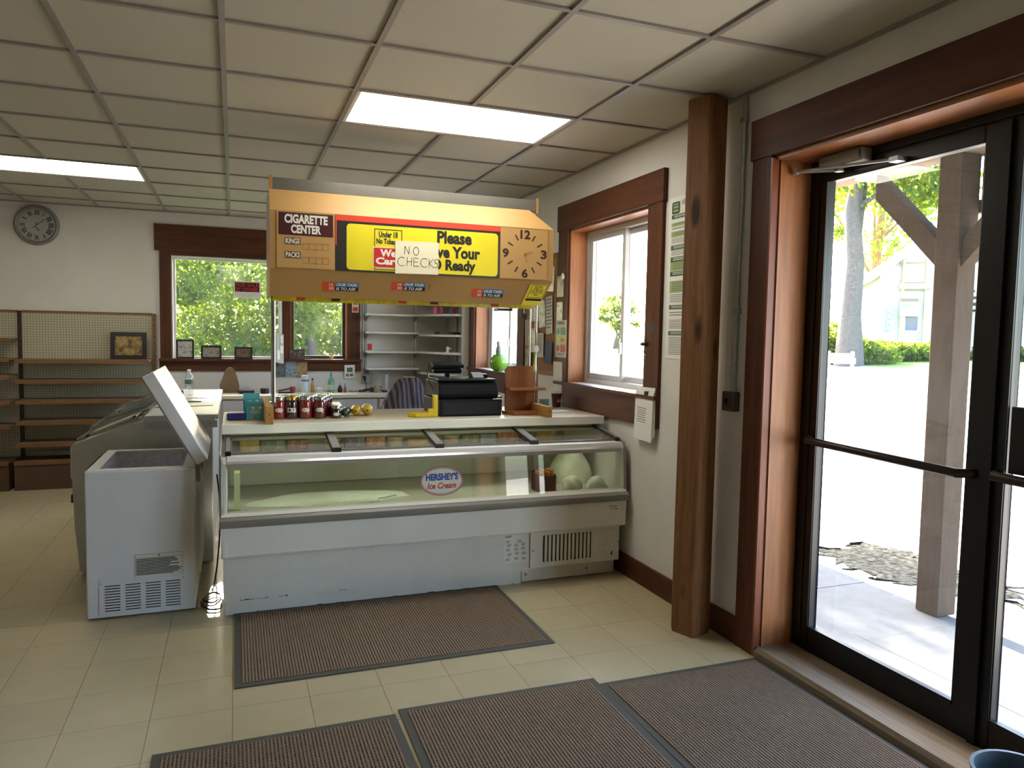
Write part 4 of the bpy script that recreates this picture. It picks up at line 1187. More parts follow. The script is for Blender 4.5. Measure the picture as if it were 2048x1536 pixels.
MB().prism([(4.74, TZ + .2385), (4.74, TZ + .262), (4.80, TZ + .268), (4.84, TZ + .2385)], 'x', rx0 + .35, rx0 + .385).build('printer_hood', M_REG2, cr)
MB().tube([(rx0 - .004, 4.72, TZ + .17), (rx0 - .018, 4.76, TZ + .2), (rx0 - .01, 4.84, TZ + .27), (rx0 + .03, 4.86, TZ + .30)], .005, 8).build('cable', M_BLACK, cr, smooth=True)
MB().obox((rx1 - .06, 4.55, TZ + .1085), (.07, .004, 0), (.004, .03, 0), (0, 0, .002)).build('tape_slip', M_PAPER, cr)

# ---------------------------------------------------------------- two-step wooden display rack
wr = thing('wooden_rack', 'small varnished pine display rack with two ledges and clipped corners', 'rack', (1.80, 4.62, TZ))
M_PINE = wood('varnished_pine', (126, 70, 34), (172, 108, 60), 'z', 0.35, 0.7, knots=0.07)
M_PINEX = wood('varnished_pine_x', (126, 70, 34), (172, 108, 60), 'x', 0.35, 0.7)
a0, a1 = at(1013, 800, y=4.62).x, at(1078, 800, y=4.62).x
bz = TZ + .022
MB().prism([(a0, bz), (a1, bz), (a1, TZ + .30), (a1 - .02, TZ + .325), (a0 + .02, TZ + .325), (a0, TZ + .30)], 'y', 4.64, 4.66).build('back_board', M_PINE, wr, bevel=.002)
MB().prism([(a0 - .012, 4.64), (a0 + .02, 4.53), (a1 - .01, 4.515), (a1 + .075, 4.57), (a1 + .055, 4.68), (a0 - .012, 4.68)], 'z', TZ, TZ + .022).build('base_board', M_PINEX, wr, bevel=.002)
MB().box(a0 + .005, a1 + .028, 4.565, 4.64, TZ + .163, TZ + .180).build('ledge', M_PINEX, wr, bevel=.002)

# cup, tumbler, papers by the wall
cup = thing('coffee_cup', 'maroon paper coffee cup with a white lid at the wall end', 'cup', (2.265, 5.03, TZ))
MB().lathe([(.029, 0), (.040, .105)], (2.265, 5.03, TZ), 20).build('cup_body', pm('cup_maroon', (74, 34, 28), .55), cup, smooth=True)
MB().lathe([(.042, .103), (.042, .112), (.037, .116), (.035, .122), (0, .122)], (2.265, 5.03, TZ), 20).build('cup_lid', M_WHITE2, cup, smooth=True)
MB().box(2.255, 2.275, 4.9925, 4.9935, TZ + .035, TZ + .06).build('cup_badge', pm('cup_badge', (170, 130, 100), .5), cup)
bt = thing('plastic_tumbler', 'translucent blue plastic tumbler behind the wooden rack', 'tumbler', (2.14, 4.99, TZ))
MB().lathe([(.034, 0), (.040, .062)], (2.15, 5.0, TZ), 18).build('tumbler_wall', pm('blue_clear', (110, 146, 164), .25), bt, smooth=True)
def sheet_of_paper(x, y, w, d, rz, label, z=TZ, mat=None, n=1):
    c, s = math.cos(rz), math.sin(rz)
    return tag(MB().obox((x, y, z), (w * c, w * s, 0), (-d * s, d * c, 0), (0, 0, .0012 * n)).build('paper_sheet', mat or M_PAPER, base=(x, y, z)), label, 'paper')
sheet_of_paper(2.02, 4.66, 0.22, 0.15, .05, 'loose white paper on the counter board beside the pine rail', n=2)
sheet_of_paper(1.955, 4.90, 0.09, 0.12, .3, 'folded white receipt behind the wooden rack')
rb = ob('red_folder', (1.68, 4.86, TZ), (.09, 0, 0), (0, .10, 0), (0, 0, .10), pm('folder_red', (150, 34, 36), .5), 'stack of red and blue booklets between the register and the wooden rack', 'booklets')
bk = thing('soda_bottle', 'small green bottle with white cap beside the register', 'bottle', (1.668, 4.70, TZ))
MB().lathe([(.018, 0), (.020, .01), (.020, .065), (.009, .095), (.009, .105)], (1.672, 4.70, TZ), 14).build('bottle_body', pm('bottle_green', (86, 112, 84), .2), bk, smooth=True)
MB().lathe([(.011, .104), (.011, .122)], (1.672, 4.70, TZ), 12).build('cap', M_WHITE2, bk)
# ================================================================== CHEST FREEZER WITH LID UP
cf = thing('chest_freezer', 'small white chest freezer with its lid propped open', 'freezer', (-0.465, 4.66, 0))
M_CHEST = pm('chest_white', (206, 208, 212), 0.35, var=0.03, scale=5)
CX0, CX1, CY0, CY1, CH = -0.729, -0.205, 4.29, 5.02, 0.79
th = 0.06
m = MB().box(CX0, CX1, CY0, CY0 + th, .012, CH).box(CX0, CX1, CY1 - th, CY1, .012, CH).box(CX0, CX0 + th, CY0 + th, CY1 - th, .012, CH).box(CX1 - th, CX1, CY0 + th, CY1 - th, .012, CH).box(CX0 + th, CX1 - th, CY0 + th, CY1 - th, .012, .16)
m.build('cabinet', M_CHEST, cf, bevel=.006)
M_TIN = pm('galvanised_liner', (214, 216, 224), .45, .0, var=.18, scale=45)
a, b, c, d = CX0 + th, CX1 - th, CY0 + th, CY1 - th
MB().box(a, b, d - .004, d, .16, CH - .02).box(a, a + .004, c, d - .004, .16, CH - .02).box(b - .004, b, c, d - .004, .16, CH - .02).box(a + .004, b - .004, c, c + .004, .16, CH - .02).box(a + .004, b - .004, c + .004, d - .004, .16, .165).build('liner', M_TIN, cf)
m = MB()
for x0, x1, y0, y1 in ((CX0 + .008, CX1 - .008, CY0 + .008, CY0 + th), (CX0 + .008, CX1 - .008, CY1 - th, CY1 - .008), (CX0 + .008, CX0 + th, CY0 + th, CY1 - th), (CX1 - th, CX1 - .008, CY0 + th, CY1 - th)):
    m.box(x0, x1, y0, y1, CH, CH + .006)
m.build('rim', M_WHITE2, cf)
FV = Face((0, CY0, 0), (1, 0, 0), (0, 0, 1))
vp = FV.round_card('vent_panel', M_CHEST, cf, -.672, -.258, .024, .206, .012, .0002, .003)
for k in range(4):
    for j in range(10):
        x = -.645 + .097 * k; z = .045 + .0148 * j
        FV.card('vent_slot', M_NVY, vp, x, x + .073, z, z + .0052, .0034, .0006)
for x in (-.662, -.268): FV.disc('screw', M_GREY, vp, x, .196, .004, .004, .0034, .001, 8)
st = FV.card('rating_sticker', pm('sticker_silver', (206, 203, 196), .5), cf, -.500, -.268, .215, .338, .0004, .0006)
lines_block(FV, M_INK, st, -.495, -.274, .312, .222, 11, .0014, .55, ragged=.3)
FV.cards('sticker_rule', M_INK2, st, [(-.5, -.268, .316, .318), (-.5, -.268, .336, .338), (-.5, -.498, .215, .338), (-.27, -.268, .215, .338)], .0014, .0004)
FV.disc('bird_mark', pm('mark_brown', (120, 92, 50), .5), st, -.384, .328, .006, .005, .0014, .0004, 10)
# lid: hinged on the right-hand long side
hx, hz = -.175, .815
ld = Vector((-.275, 0, .50)).normalized(); lw = .545; lt = .062
ln_ = Vector((ld.z, 0, -ld.x))          # outer face direction (up-right)
lo_ = Vector((hx, CY0 - .004, hz)) - ln_ * 0.02
lid = MB().obox(lo_, ld * lw, (0, CY1 - CY0 + .008, 0), ln_ * lt).build('lid', M_CHEST, cf, bevel=.004)
MB().obox(lo_ + ld * .04 - ln_ * .012 + Vector((0, .04, 0)), ld * (lw - .08), (0, CY1 - CY0 - .075, 0), ln_ * .012).build('lid_liner', M_CHEST, lid, bevel=.006)
MB().obox(lo_ + ld * .012 - ln_ * .006 + Vector((0, .012, 0)), ld * (lw - .024), (0, CY1 - CY0 - .02, 0), ln_ * .006).build('gasket', pm('gasket_grey', (176, 178, 180), .6), lid)
for y in (CY0 + .13, CY1 - .17):
    MB().box(CX1, CX1 + .022, y, y + .05, CH - .10, CH + .05).build('hinge', M_GREY, cf)
MB().prism([(CX1, .16), (CX1 + .02, .16), (CX1 + .02, .62), (CX1, .66)], 'y', CY0 + .16, CY1 - .06).build('condenser_cover', M_CHEST, cf)
for y in (CY0 + .06, CY1 - .06):
    for x in (CX0 + .06, CX1 - .06): MB().lathe([(.018, 0), (.018, .0118)], (x, y, 0), 10).build('foot', M_BLACK, cf)

# ================================================================== LONG GLASS-LID FREEZER BEHIND
lf = thing('glass_lid_freezer', 'long white island freezer with sloping glass lids beside the wall shelves', 'freezer', (-.53, 6.2, 0))
M_LF = pm('island_white', (200, 200, 194), .4, var=.05, scale=4)
LY0, LY1 = 5.13, 7.30
pr = [(-.905, .02), (-.93, .30), (-.938, .60), (-.945, .615), (-.945, .80), (-.925, .828), (-.545, .955), (-.53, .99), (-.10, .99), (-.135, .93), (-.135, .02)]
for y in (LY0, LY1 - .03):
    MB().prism(pr, 'y', y, y + .03).build('end_panel', M_LF, lf, bevel=.006)
MB().prism([(-.90, .022), (-.925, .30), (-.932, .60), (-.935, .79), (-.87, .79), (-.87, .10), (-.20, .10), (-.20, .92), (-.14, .92), (-.14, .022)], 'y', LY0 + .03, LY1 - .03).build('cabinet', M_LF, lf)
MB().box(-.53, -.10, LY0 + .03, LY1 - .03, .955, .99).build('top_panel', pm('island_top', (176, 180, 174), .35), lf, bevel=.004)
MB().box(-.535, -.105, LY0 - .004, LY0, .905, .952).build('end_trim', pm('trim_grey2', (182, 182, 178), .4), lf)
for x in (-.50, -.15): MB().lathe([(.006, 0), (.006, -.003)], (x, LY0 - .004, .93), 8, 'y').build('screw', M_GREY, lf)
sl = Vector((.38, 0, .127)).normalized()
M_LIDR = pm('lid_edge_chrome', (190, 196, 196), .15, .8)
for k, (y0, y1, dz) in enumerate(((LY0 + .03, 5.62, .004), (5.60, 6.22, .022), (6.20, 6.78, .004), (6.76, LY1 - .03, .022))):
    o_ = Vector((-.915, y0, .832 + dz))
    L_ = .385
    fr = MB().obox(o_, sl * .03, (0, y1 - y0, 0), (0, 0, .014)).obox(o_ + sl * (L_ - .03), sl * .03, (0, y1 - y0, 0), (0, 0, .014)).obox(o_ + sl * .03, sl * (L_ - .06), (0, .02, 0), (0, 0, .014)).obox(o_ + sl * .03 + Vector((0, y1 - y0 - .02, 0)), sl * (L_ - .06), (0, .02, 0), (0, 0, .014))
    g_ = fr.build('glass_lid', M_LIDR, lf)
    MB().add([o_ + sl * .03 + Vector((0, 0, .007)), o_ + sl * (L_ - .03) + Vector((0, 0, .007)), o_ + sl * (L_ - .03) + Vector((0, y1 - y0, .007)), o_ + sl * .03 + Vector((0, y1 - y0, .007))], [(0, 1, 2, 3)]).build('pane', M_LID, g_, fix=False)
# raised tilted lids with a tan flyer, as left half open
tl = MB()
o_ = Vector((-.86, LY0 + .02, .862)); s2 = Vector((.33, 0, .14)).normalized()
tl.obox(o_, s2 * .30, (0, .012, 0), (0, 0, .010)).obox(o_, s2 * .02, (0, .45, 0), (0, 0, .010)).obox(o_ + s2 * .28, s2 * .02, (0, .45, 0), (0, 0, .010))
g_ = tl.build('propped_lid', M_LIDR, lf)
MB().add([o_ + s2 * .02 + Vector((0, .012, .006)), o_ + s2 * .28 + Vector((0, .012, .006)), o_ + s2 * .28 + Vector((0, .45, .006)), o_ + s2 * .02 + Vector((0, .45, .006))], [(0, 1, 2, 3)]).build('pane', M_LID, g_, fix=False)
box('lid_handle', M_BLACK, lf, -.962, -.945, 5.22, 5.34, .44, .49)
fl_ = tag(MB().obox(o_ + Vector((.02, .02, .013)), s2 * .26, (0, .30, 0), (0, 0, .002)).build('flyer', pm('tan_flyer', (150, 124, 84), .6, var=.2, scale=20), base=o_ + Vector((.02, .02, .013))), 'tan paper flyer lying on the sloping glass lid of the island freezer', 'flyer')
# loose things on its top
wb = thing('water_bottle', 'clear plastic water bottle with white cap and green label', 'bottle', (-.356, 6.66, .9905))
wx, wy, wz = -.352, 6.66, .9905
MB().lathe([(.030, 0), (.033, .006), (.033, .03), (.031, .034), (.033, .04), (.033, .135), (.027, .16), (.013, .185), (.012, .2)], (wx, wy, wz), 18).build('bottle_body', pane_glass('bottle_clear', (.86, .90, .92, 1), 2.2, haze=.12), wb, smooth=True)
MB().lathe([(.0338, .095), (.0338, .145 - .012)], (wx, wy, wz), 18).build('label_band', pm('label_green', (86, 116, 96), .5), wb)
MB().lathe([(.014, .198), (.014, .216)], (wx, wy, wz), 14).build('cap', M_WHITE2, wb)
sheet_of_paper(-.42, 5.95, .20, .26, .4, 'pile of dark printed papers on the island freezer top', .9905, picture('dark_papers', [(40, 40, 42), (96, 90, 70), (150, 150, 146)], 14), 8)
sheet_of_paper(-.36, 6.35, .17, .14, -.2, 'small glossy magazine behind the pile of papers on the island freezer', .9905, picture('magazine', [(60, 58, 60), (150, 148, 140), (90, 80, 60)], 18), 5)
tag(MB().obox((-.515, 5.62, .9905), (.37, .10, 0), (-.005, .018, 0), (0, 0, .004)).build('green_ruler', pm('ruler_green', (46, 140, 110), .4), base=(-.515, 5.62, .9905)), 'long green ruler lying across the island freezer top', 'ruler')
tag(MB().box(-.47, -.40, 6.70, 6.78, .9905, 1.03).build('blue_cap_jar', pm('cap_blue', (40, 66, 140), .4), base=(-.435, 6.74, .9905), bevel=.01), 'small blue plastic cup next to the water bottle', 'cup')
# power cords on the floor
cdl = [(-.14, 4.52, .012), (-.17, 4.42, .012), (-.12, 4.36, .012), (-.08, 4.46, .012), (-.13, 4.50, .02), (-.18, 4.38, .012), (-.14, 4.26, .012), (-.085, 4.25, .012), (-.075, 4.32, .012)]
def smooth_path(pts, n=6):
    out = []
    P = [Vector(p) for p in pts]
    for i in range(len(P) - 1):
        p0, p1, p2, p3 = P[max(i - 1, 0)], P[i], P[i + 1], P[min(i + 2, len(P) - 1)]
        for k in range(n):
            t = k / n
            out.append(0.5 * ((2 * p1) + (p2 - p0) * t + (2 * p0 - 5 * p1 + 4 * p2 - p3) * t * t + (3 * p1 - p0 - 3 * p2 + p3) * t ** 3))
    out.append(P[-1]); return out
tag(MB().tube(smooth_path(cdl), .006, 7).build('power_cord', M_BLACK, base=(-.13, 4.4, 0), smooth=True), 'tangled black power cord on the floor between the freezers', 'cord')
tag(MB().tube(smooth_path([(-.11, 5.1, .60), (-.09, 5.0, .40), (-.10, 4.9, .15), (-.12, 4.7, .012), (-.13, 4.58, .012)]), .005, 7).build('power_cord', M_BLACK, base=(-.11, 4.8, 0), smooth=True), 'black power cord hanging down behind the freezers', 'cord')

# ================================================================== WALL SHELVING WITH PEGBOARD
M_PEG = dots('pegboard', (176, 168, 142), (70, 60, 44), .0254, .17)
M_SHF = wood('shelf_lip', (104, 72, 44), (140, 102, 64), 'x', .5)
M_UPR = pm('upright_brown', (62, 40, 32), .5)
M_SHT = pm('shelf_top_tan', (128, 104, 76), .6)
gd = thing('gondola_shelving', 'brown wall shelving unit with pegboard back in two bays', 'shelving', (-1.95, 8.2, 0))
def bay(x0, x1, shelves):
    box('pegboard_panel', M_PEG, gd, x0, x1, 8.395, 8.405, .30, 1.675)
    box('top_trim', M_SHF, gd, x0, x1, 8.385, 8.41, 1.675, 1.695)
    for z, dep in shelves:
        s = MB().box(x0 + .005, x1 - .005, 8.385 - dep, 8.39, z - .014, z).build('shelf', M_SHT, gd)
        MB().box(x0 + .005, x1 - .005, 8.385 - dep - .012, 8.385 - dep, z - .034, z + .003).build('shelf_lip', M_SHF, s)
    b = MB().box(x0 + .005, x1 - .005, 7.98, 8.39, .0, .262).build('base_plinth', pm('plinth_brown', (84, 58, 40), .55), gd)
    MB().box(x0 + .005, x1 - .005, 7.968, 7.98, .24, .285).build('plinth_lip', M_SHF, b)
bay(-1.93, -.785, [(1.225, .30), (1.03, .30), (.838, .30), (.637, .30), (.428, .32)])
bay(-3.15, -1.965, [(1.425, .28), (1.235, .30), (1.075, .30), (.835, .30), (.60, .30)])
for x in (-1.9475, -.768, -3.165):
    u = MB().box(x - .017, x + .017, 8.375, 8.415, .0, 1.69).build('upright', M_UPR if x < -1 else M_SHF, gd)
    for z in np.arange(.42, 1.66, .06):
        MB().box(x - .004, x + .004, 8.3735, 8.375, z, z + .025).build('slot', M_BLACK, u)
pf = thing('framed_picture', 'sepia landscape picture in a dark wooden frame standing on the top shelf', 'picture frame', (-.99, 8.24, 1.2255))
def photo_frame(t, x0, x1, y, z0, h, mat, bw, pic, tilt=.14):
    """standing frame leaning back, with a print inside"""
    u = Vector((0, math.sin(tilt), math.cos(tilt)))
    F = Face((x0, y, z0), (1, 0, 0), u)
    w = x1 - x0
    m = MB()
    for a0, a1, b0, b1 in ((0, w, 0, bw), (0, w, h - bw, h), (0, bw, bw, h - bw), (w - bw, w, bw, h - bw)):
        m.obox(F.p(a0, b0, -.012), F.r * (a1 - a0), F.u * (b1 - b0), F.n * .012)
    m.build('frame_moulding', mat, t)
    F.card('print', pic, t, bw, w - bw, bw, h - bw, -.008, .002)
    return F
M_DKF = pm('dark_frame', (34, 22, 20), .35)
photo_frame(pf, -1.155, -.828, 8.26, 1.2262, .275, M_DKF, .042, picture('sepia_view', [(60, 48, 30), (150, 124, 72), (196, 176, 128)], 11))
for x in (-1.30, -1.15):
    tag(MB().box(x, x + .06, 8.0505, 8.0515, .405, .428).build('shelf_label', M_PAPER, base=(x, 8.051, .405)), 'small white price label on the lowest shelf edge', 'label', 'price labels on the shelf edge')

# wall clock
wc = thing('wall_clock', 'round grey wall clock with roman numerals above the shelves', 'clock', (-1.79, 8.40, 2.525))
MB().lathe([(.155, -.005), (.16, -.03), (.175, -.045), (.19, -.035), (.195, -.015), (.19, 0), (.155, 0)], (-1.79, YB, 2.525), 40, 'y').build('rim', pm('clock_grey', (132, 130, 128), .4, .2), wc, smooth=True)
FCk = Face((-1.79, YB - .012, 2.525), (1, 0, 0), (0, 0, 1))
FCk.disc('dial', pm('dial_grey', (178, 178, 174), .5), wc, 0, 0, .158, .158, -.003, .003, 40)
FCk = Face((-1.79, YB - .012, 2.525), (1, 0, 0), (0, 0, 1))
for h, s_ in enumerate(('XII', 'I', 'II', 'III', 'IIII', 'V', 'VI', 'VII', 'VIII', 'IX', 'X', 'XI')):
    t_ = math.radians(90 - 30 * h)
    u = Vector((math.cos(t_), math.sin(t_)))
    F2 = Face(FCk.p(u.x * .12, u.y * .12), FCk.r * u.y - FCk.u * u.x, FCk.r * u.x + FCk.u * u.y)
    w = (.004 if s_ == 'I' else .012 + .007 * len(s_))
    F2.text(s_, M_INK, wc, -w * .65, w * .65, -.023, .023, .002, bold=.03, name='numeral')
FCk.strokes('hour_hand', M_INK, wc, [[(-.008, -.02), (.02, -.055)], [(0, 0), (-.01, .02)]], .008, .003)
FCk.strokes('minute_hand', M_INK, wc, [[(-.03, -.025), (.065, .055)]], .006, .004)
FCk.poly('glass_cover', pane_glass('clock_glass'), wc, [(.156 * math.cos(2 * math.pi * k / 32), .156 * math.sin(2 * math.pi * k / 32)) for k in range(32)], .016, .0015)
# ================================================================== BACK COUNTER
bc = thing('back_counter', 'long low white counter along the back wall under the window', 'counter', (.85, 8.1, 0))
BZ = .885
MB().box(-.13, 1.96, 7.80, YB - .001, BZ - .035, BZ).build('top', M_CTOP, bc, bevel=.003)
for k in range(4):
    a = -.12 + .52 * k
    MB().box(a, a + .515, 7.83, 8.40, .08, BZ - .036).build('cabinet_carcass', pm('carcass_grey', (168, 164, 160), .5), bc)
    MB().box(a + .01, a + .505, 7.812, 7.83, .10, BZ - .05).build('cabinet_door', pm('door_greywhite', (172, 168, 166), .45), bc, bevel=.003)
MB().box(-.12, 1.955, 7.87, 8.40, .0, .08).build('toe_kick', M_BLACK, bc)
BZ += .0006
def on_back(px, y=8.08): return at(px, 780, y=y).x
# wooden slab
sx0, sx1 = on_back(441), on_back(478)
w = sx1 - sx0
slab = [(0, 0), (w, 0), (w * 1.02, .08), (w * .9, .17), (w * .78, .235), (w * .62, .262), (w * .4, .262), (w * .25, .235), (w * .12, .16), (-.01, .08)]
tag(MB().prism([(sx0 + a, BZ + b) for a, b in slab], 'y', 8.20, 8.235).build('stone_slab', pm('brown_stone', (122, 96, 66), .7, var=.15, scale=14, bump=.3, bscale=60), base=((sx0 + sx1) / 2, 8.21, BZ), bevel=.008), 'upright brown rounded slab standing on the back counter', 'slab')
ob('black_case', (on_back(478), 8.02, BZ), (.15, .02, 0), (-.01, .11, 0), (0, 0, .038), M_BLACK, 'flat black case with a red mark on the back counter', 'case', .008)
tn = thing('black_tin', 'short black round tin on the back counter beside the flat case', 'tin', (on_back(529), 8.06, BZ))
MB().lathe([(.042, 0), (.043, .05), (.041, .053), (0, .053)], (on_back(529), 8.06, BZ), 18).build('tin_body', M_BLACK, tn, smooth=True)
sg = thing('stapler', 'dark stapler lying on the back counter', 'stapler', (on_back(566), 8.06, BZ))
q = on_back(556)
MB().obox((q, 8.03, BZ), (.14, .01, .0), (0, .03, 0), (0, 0, .014)).build('base', M_BLACK, sg, bevel=.003)
MB().obox((q, 8.032, BZ + .018), (.14, .01, .025), (0, .026, 0), (0, 0, .018)).build('arm', M_BRN, sg, bevel=.004)
rm = thing('red_cup', 'small red plastic cup beside the stapler', 'cup', (on_back(585), 8.08, BZ))
MB().lathe([(.026, 0), (.030, .065), (.027, .065), (.024, .004), (0, .004)], (on_back(585), 8.08, BZ), 16).build('cup_wall', pm('cup_red', (150, 40, 34), .4), rm, smooth=True)
def bottle(px, prof, mat, capprof, capmat, label, cat, band=None, y=8.10):
    x = on_back(px, y)
    t = thing(cat.replace(' ', '_'), label, cat, (x, y, BZ))
    MB().lathe(prof, (x, y, BZ), 18).build('bottle_body', mat, t, smooth=True)
    MB().lathe(capprof, (x, y, BZ), 14).build('cap', capmat, t, smooth=True)
    if band: MB().lathe(band[0], (x, y, BZ), 18).build('label_band', band[1], t)
    return t
bottle(610, [(.036, 0), (.037, .16)], pm('canister_white', (196, 206, 214), .4), [(.038, .158), (.038, .178), (.03, .186), (0, .186)], pm('canister_cap', (186, 194, 202), .4), 'pale wipes canister with a blue stripe on the back counter', 'canister', ([(.0375, .125), (.0375, .14)], pm('stripe_navy', (60, 76, 104), .5)))
bottle(625, [(.020, 0), (.021, .07), (.008, .12), (.008, .135)], pm('oil_amber', (176, 124, 44), .15), [(.010, .133), (.010, .155)], M_BLACK, 'slim amber sauce bottle with black cap', 'sauce bottle')
bottle(662, [(.034, 0), (.038, .02), (.037, .09), (.030, .14), (.013, .165), (.011, .18)], pm('soap_green', (96, 150, 112), .12), [(.014, .178), (.012, .20), (.006, .215), (.003, .235)], pm('soap_cap', (70, 132, 90), .4), 'clear bottle of green dish soap with pointed green cap', 'soap bottle', ([(.0385, .03), (.0375, .085)], pm('soap_label', (166, 186, 160), .4)))
bottle(680, [(.022, 0), (.026, .03), (.020, .06), (.008, .075)], M_BLACK, [(.007, .073), (.004, .10)], pm('cap_bluegrey', (90, 130, 150), .4), 'round little black bottle with blue tip', 'glue bottle')
bottle(690, [(.014, 0), (.014, .05), (.008, .06)], pm('glue_orange', (170, 84, 40), .3), [(.008, .058), (.003, .10)], pm('cap_blue2', (70, 120, 170), .4), 'tiny orange glue bottle with blue nozzle', 'glue bottle')
ob('tea_cup', (on_back(633), 8.07, BZ), (.06, 0, 0), (0, .05, 0), (0, 0, .05), pm('cup_cream', (196, 190, 178), .5), 'small cream box next to the sauce bottle', 'box', .008)
ph = thing('telephone', 'black corded telephone handset lying on the back counter', 'telephone', (on_back(728), 8.0, BZ))
q = on_back(715)
MB().tube(smooth_path([(q, 8.0, BZ + .018), (q + .04, 8.0, BZ + .022), (q + .11, 8.0, BZ + .035), (q + .16, 8.0, BZ + .03)]), [.012] * 7 + [.016] * 6 + [.026] * 6, 10).build('handset', M_BLACK, ph, smooth=True)
MB().tube(smooth_path([(q, 8.0, BZ + .018), (q - .05, 8.02, BZ + .012), (q - .10, 8.05, BZ + .008)]), .004, 6).build('cord', M_BLACK, ph)
mg = thing('patterned_mug', 'cream mug with a dark pattern on the back counter', 'mug', (on_back(752), 8.05, BZ))
q = on_back(752)
MB().lathe([(.030, 0), (.034, .01), (.034, .065), (.036, .082), (.032, .082), (.030, .01), (0, .01)], (q, 8.05, BZ), 18).build('mug_wall', picture('mug_print', [(90, 70, 50), (190, 176, 140), (60, 56, 50)], 30), mg, smooth=True)
MB().tube([(q + .034, 8.05, BZ + .065), (q + .058, 8.05, BZ + .055), (q + .056, 8.05, BZ + .028), (q + .034, 8.05, BZ + .02)], .005, 8).build('handle', M_DKB, mg, smooth=True)
ob('black_puck', (on_back(762), 8.03, BZ), (.06, 0, 0), (0, .05, 0), (0, 0, .022), M_BLACK, 'small flat black gadget next to the patterned mug', 'gadget', .008)
ob('white_canister', (on_back(774), 8.22, BZ), (.045, 0, 0), (0, .045, 0), (0, 0, .19), pm('tall_box_grey', (178, 178, 180), .5), 'tall pale narrow carton with a dark stripe against the wall', 'carton', .004)
ob('yellow_book', (on_back(806), 8.12, BZ), (.145, -.01, 0), (.002, .03, 0), (0, .03, .17), pm('book_yellow', (170, 146, 48), .5), 'yellow book leaning at the back behind the striped jacket', 'book', .003)

# ---------------------------------------------------------------- things on and under the back window
SZ = 1.2325
M_FRM = pm('black_frame', (24, 22, 24), .35)
for k, (a, b, h, cols, lb) in enumerate(((-.565, -.393, .200, [(50, 44, 40), (196, 192, 186), (110, 104, 100)], 'upright black photo frame at the left end of the window sill'),
                                        (-.326, -.126, .140, [(70, 60, 56), (160, 150, 140), (100, 60, 50)], 'wide black photo frame of a group, in the middle of the big window sill'),
                                        (.003, .184, .128, [(30, 28, 30), (120, 90, 80), (60, 44, 44)], 'dark small photo frame beside the chrome pole on the window sill'))):
    t = thing('framed_photo', lb, 'photo frame', ((a + b) / 2, 8.38, SZ), 'photo frames on the window sill')
    photo_frame(t, a, b, 8.37, SZ + .0005, h, M_FRM, .018, picture('sill_photo_%d' % k, cols, 22))
t = thing('photo_print', 'unframed dark snapshot leaning in the corner of the casement window', 'photo', (.645, 8.4, SZ))
photo_frame(t, .565, .728, 8.385, SZ + .0005, .108, M_FRM, .004, picture('sill_photo_9', [(34, 40, 26), (60, 34, 30), (170, 150, 140)], 16))
yf = thing('chick_figurine', 'little yellow chick figurine on the casement sill', 'figurine', (1.02, 8.40, SZ))
M_CHK = pm('chick_yellow', (206, 178, 70), .6)
MB().ball((1.02, 8.40, SZ + .022), .024, .020, .022).build('body', M_CHK, yf, smooth=True)
MB().ball((1.012, 8.395, SZ + .052), .016, .015, .015).build('head', M_CHK, yf, smooth=True)
MB().lathe([(.005, 0), (0.0001, -.012)], (1.008, 8.381, SZ + .05), 8, 'y').build('beak', M_ORG, yf)
fs_ = thing('for_sale_sign', 'red and black for sale by owner sign stuck on the big window pane', 'sign', (.137, YB + .085, 1.885))
FS = Face((-.002, YB + .09, 1.885), (1, 0, 0), (0, 0, 1))
FS.card('sign_board', M_PAPER, fs_, 0, .277, 0, .182, 0, .002)
FS.card('black_field', M_INK, fs_, .014, .263, .068, .170, .0022, .0008)
FS.text('FOR SALE', M_RED, fs_, .024, .253, .122, .164, .0034, bold=.03)
FS.text('BY OWNER', M_RED, fs_, .026, .251, .074, .114, .0034, bold=.03)
FS.card('white_field', M_WHITE2, fs_, .020, .257, .014, .060, .0022, .0008)
for k, (px, py, w, h, cols, lb) in enumerate(((549, 726, .115, .15, [(40, 52, 44), (110, 116, 110), (70, 80, 66)], 'dark scenic photo print taped below the sill by the chrome pole'),
                                             (570, 722, .115, .165, [(60, 84, 110), (150, 168, 180), (40, 50, 60)], 'blue toned photo print taped below the sill'),
                                             (592, 724, .12, .165, [(120, 84, 50), (170, 150, 110), (60, 50, 44)], 'warm brown group photo print taped below the sill'))):
    q = at(px, py, y=YB - .026)
    Fp = Face((q.x, YB - .0765 if False else YB - .0245, q.z - h), (1, 0, 0), (0, 0, 1))
    t = tag(Fp.card('photo_print', picture('wall_photo_%d' % k, cols, 26), None, 0, w, 0, h - .0, 0, .001), lb, 'photo')
q = at(689, 730, y=YB - .024)
t = thing('photo_card', 'white card of three small photos taped at the window casing corner', 'card', (q.x + .06, YB - .024, q.z - .15))
Fp = Face((q.x, YB - .0235, q.z - .15), (1, 0, 0.02), (0, 0, 1))
Fp.card('card', M_PAPER, t, 0, .115, 0, .15, 0, .001)
Fp.card('small_photo', picture('mini_a', [(60, 76, 56), (120, 130, 116)], 40), t, .025, .09, .07, .12, .0012, .0004)
Fp.card('small_photo', picture('mini_b', [(70, 66, 76), (140, 140, 150)], 40), t, .015, .05, .02, .05, .0012, .0004)
Fp.card('small_photo', picture('mini_c', [(60, 60, 60), (150, 146, 140)], 40), t, .06, .095, .02, .05, .0012, .0004)
q = at(704, 600, y=YB - .024)
t = thing('notice_strip', 'narrow cream strip with red pictures on the right window casing', 'notice', (q.x + .03, YB - .024, q.z - .14))
Fp = Face((q.x, YB - .0235, q.z - .14), (1, 0, 0), (0, 0, 1))
Fp.card('strip', pm('strip_cream', (206, 196, 170), .6), t, 0, .075, 0, .15, 0, .001)
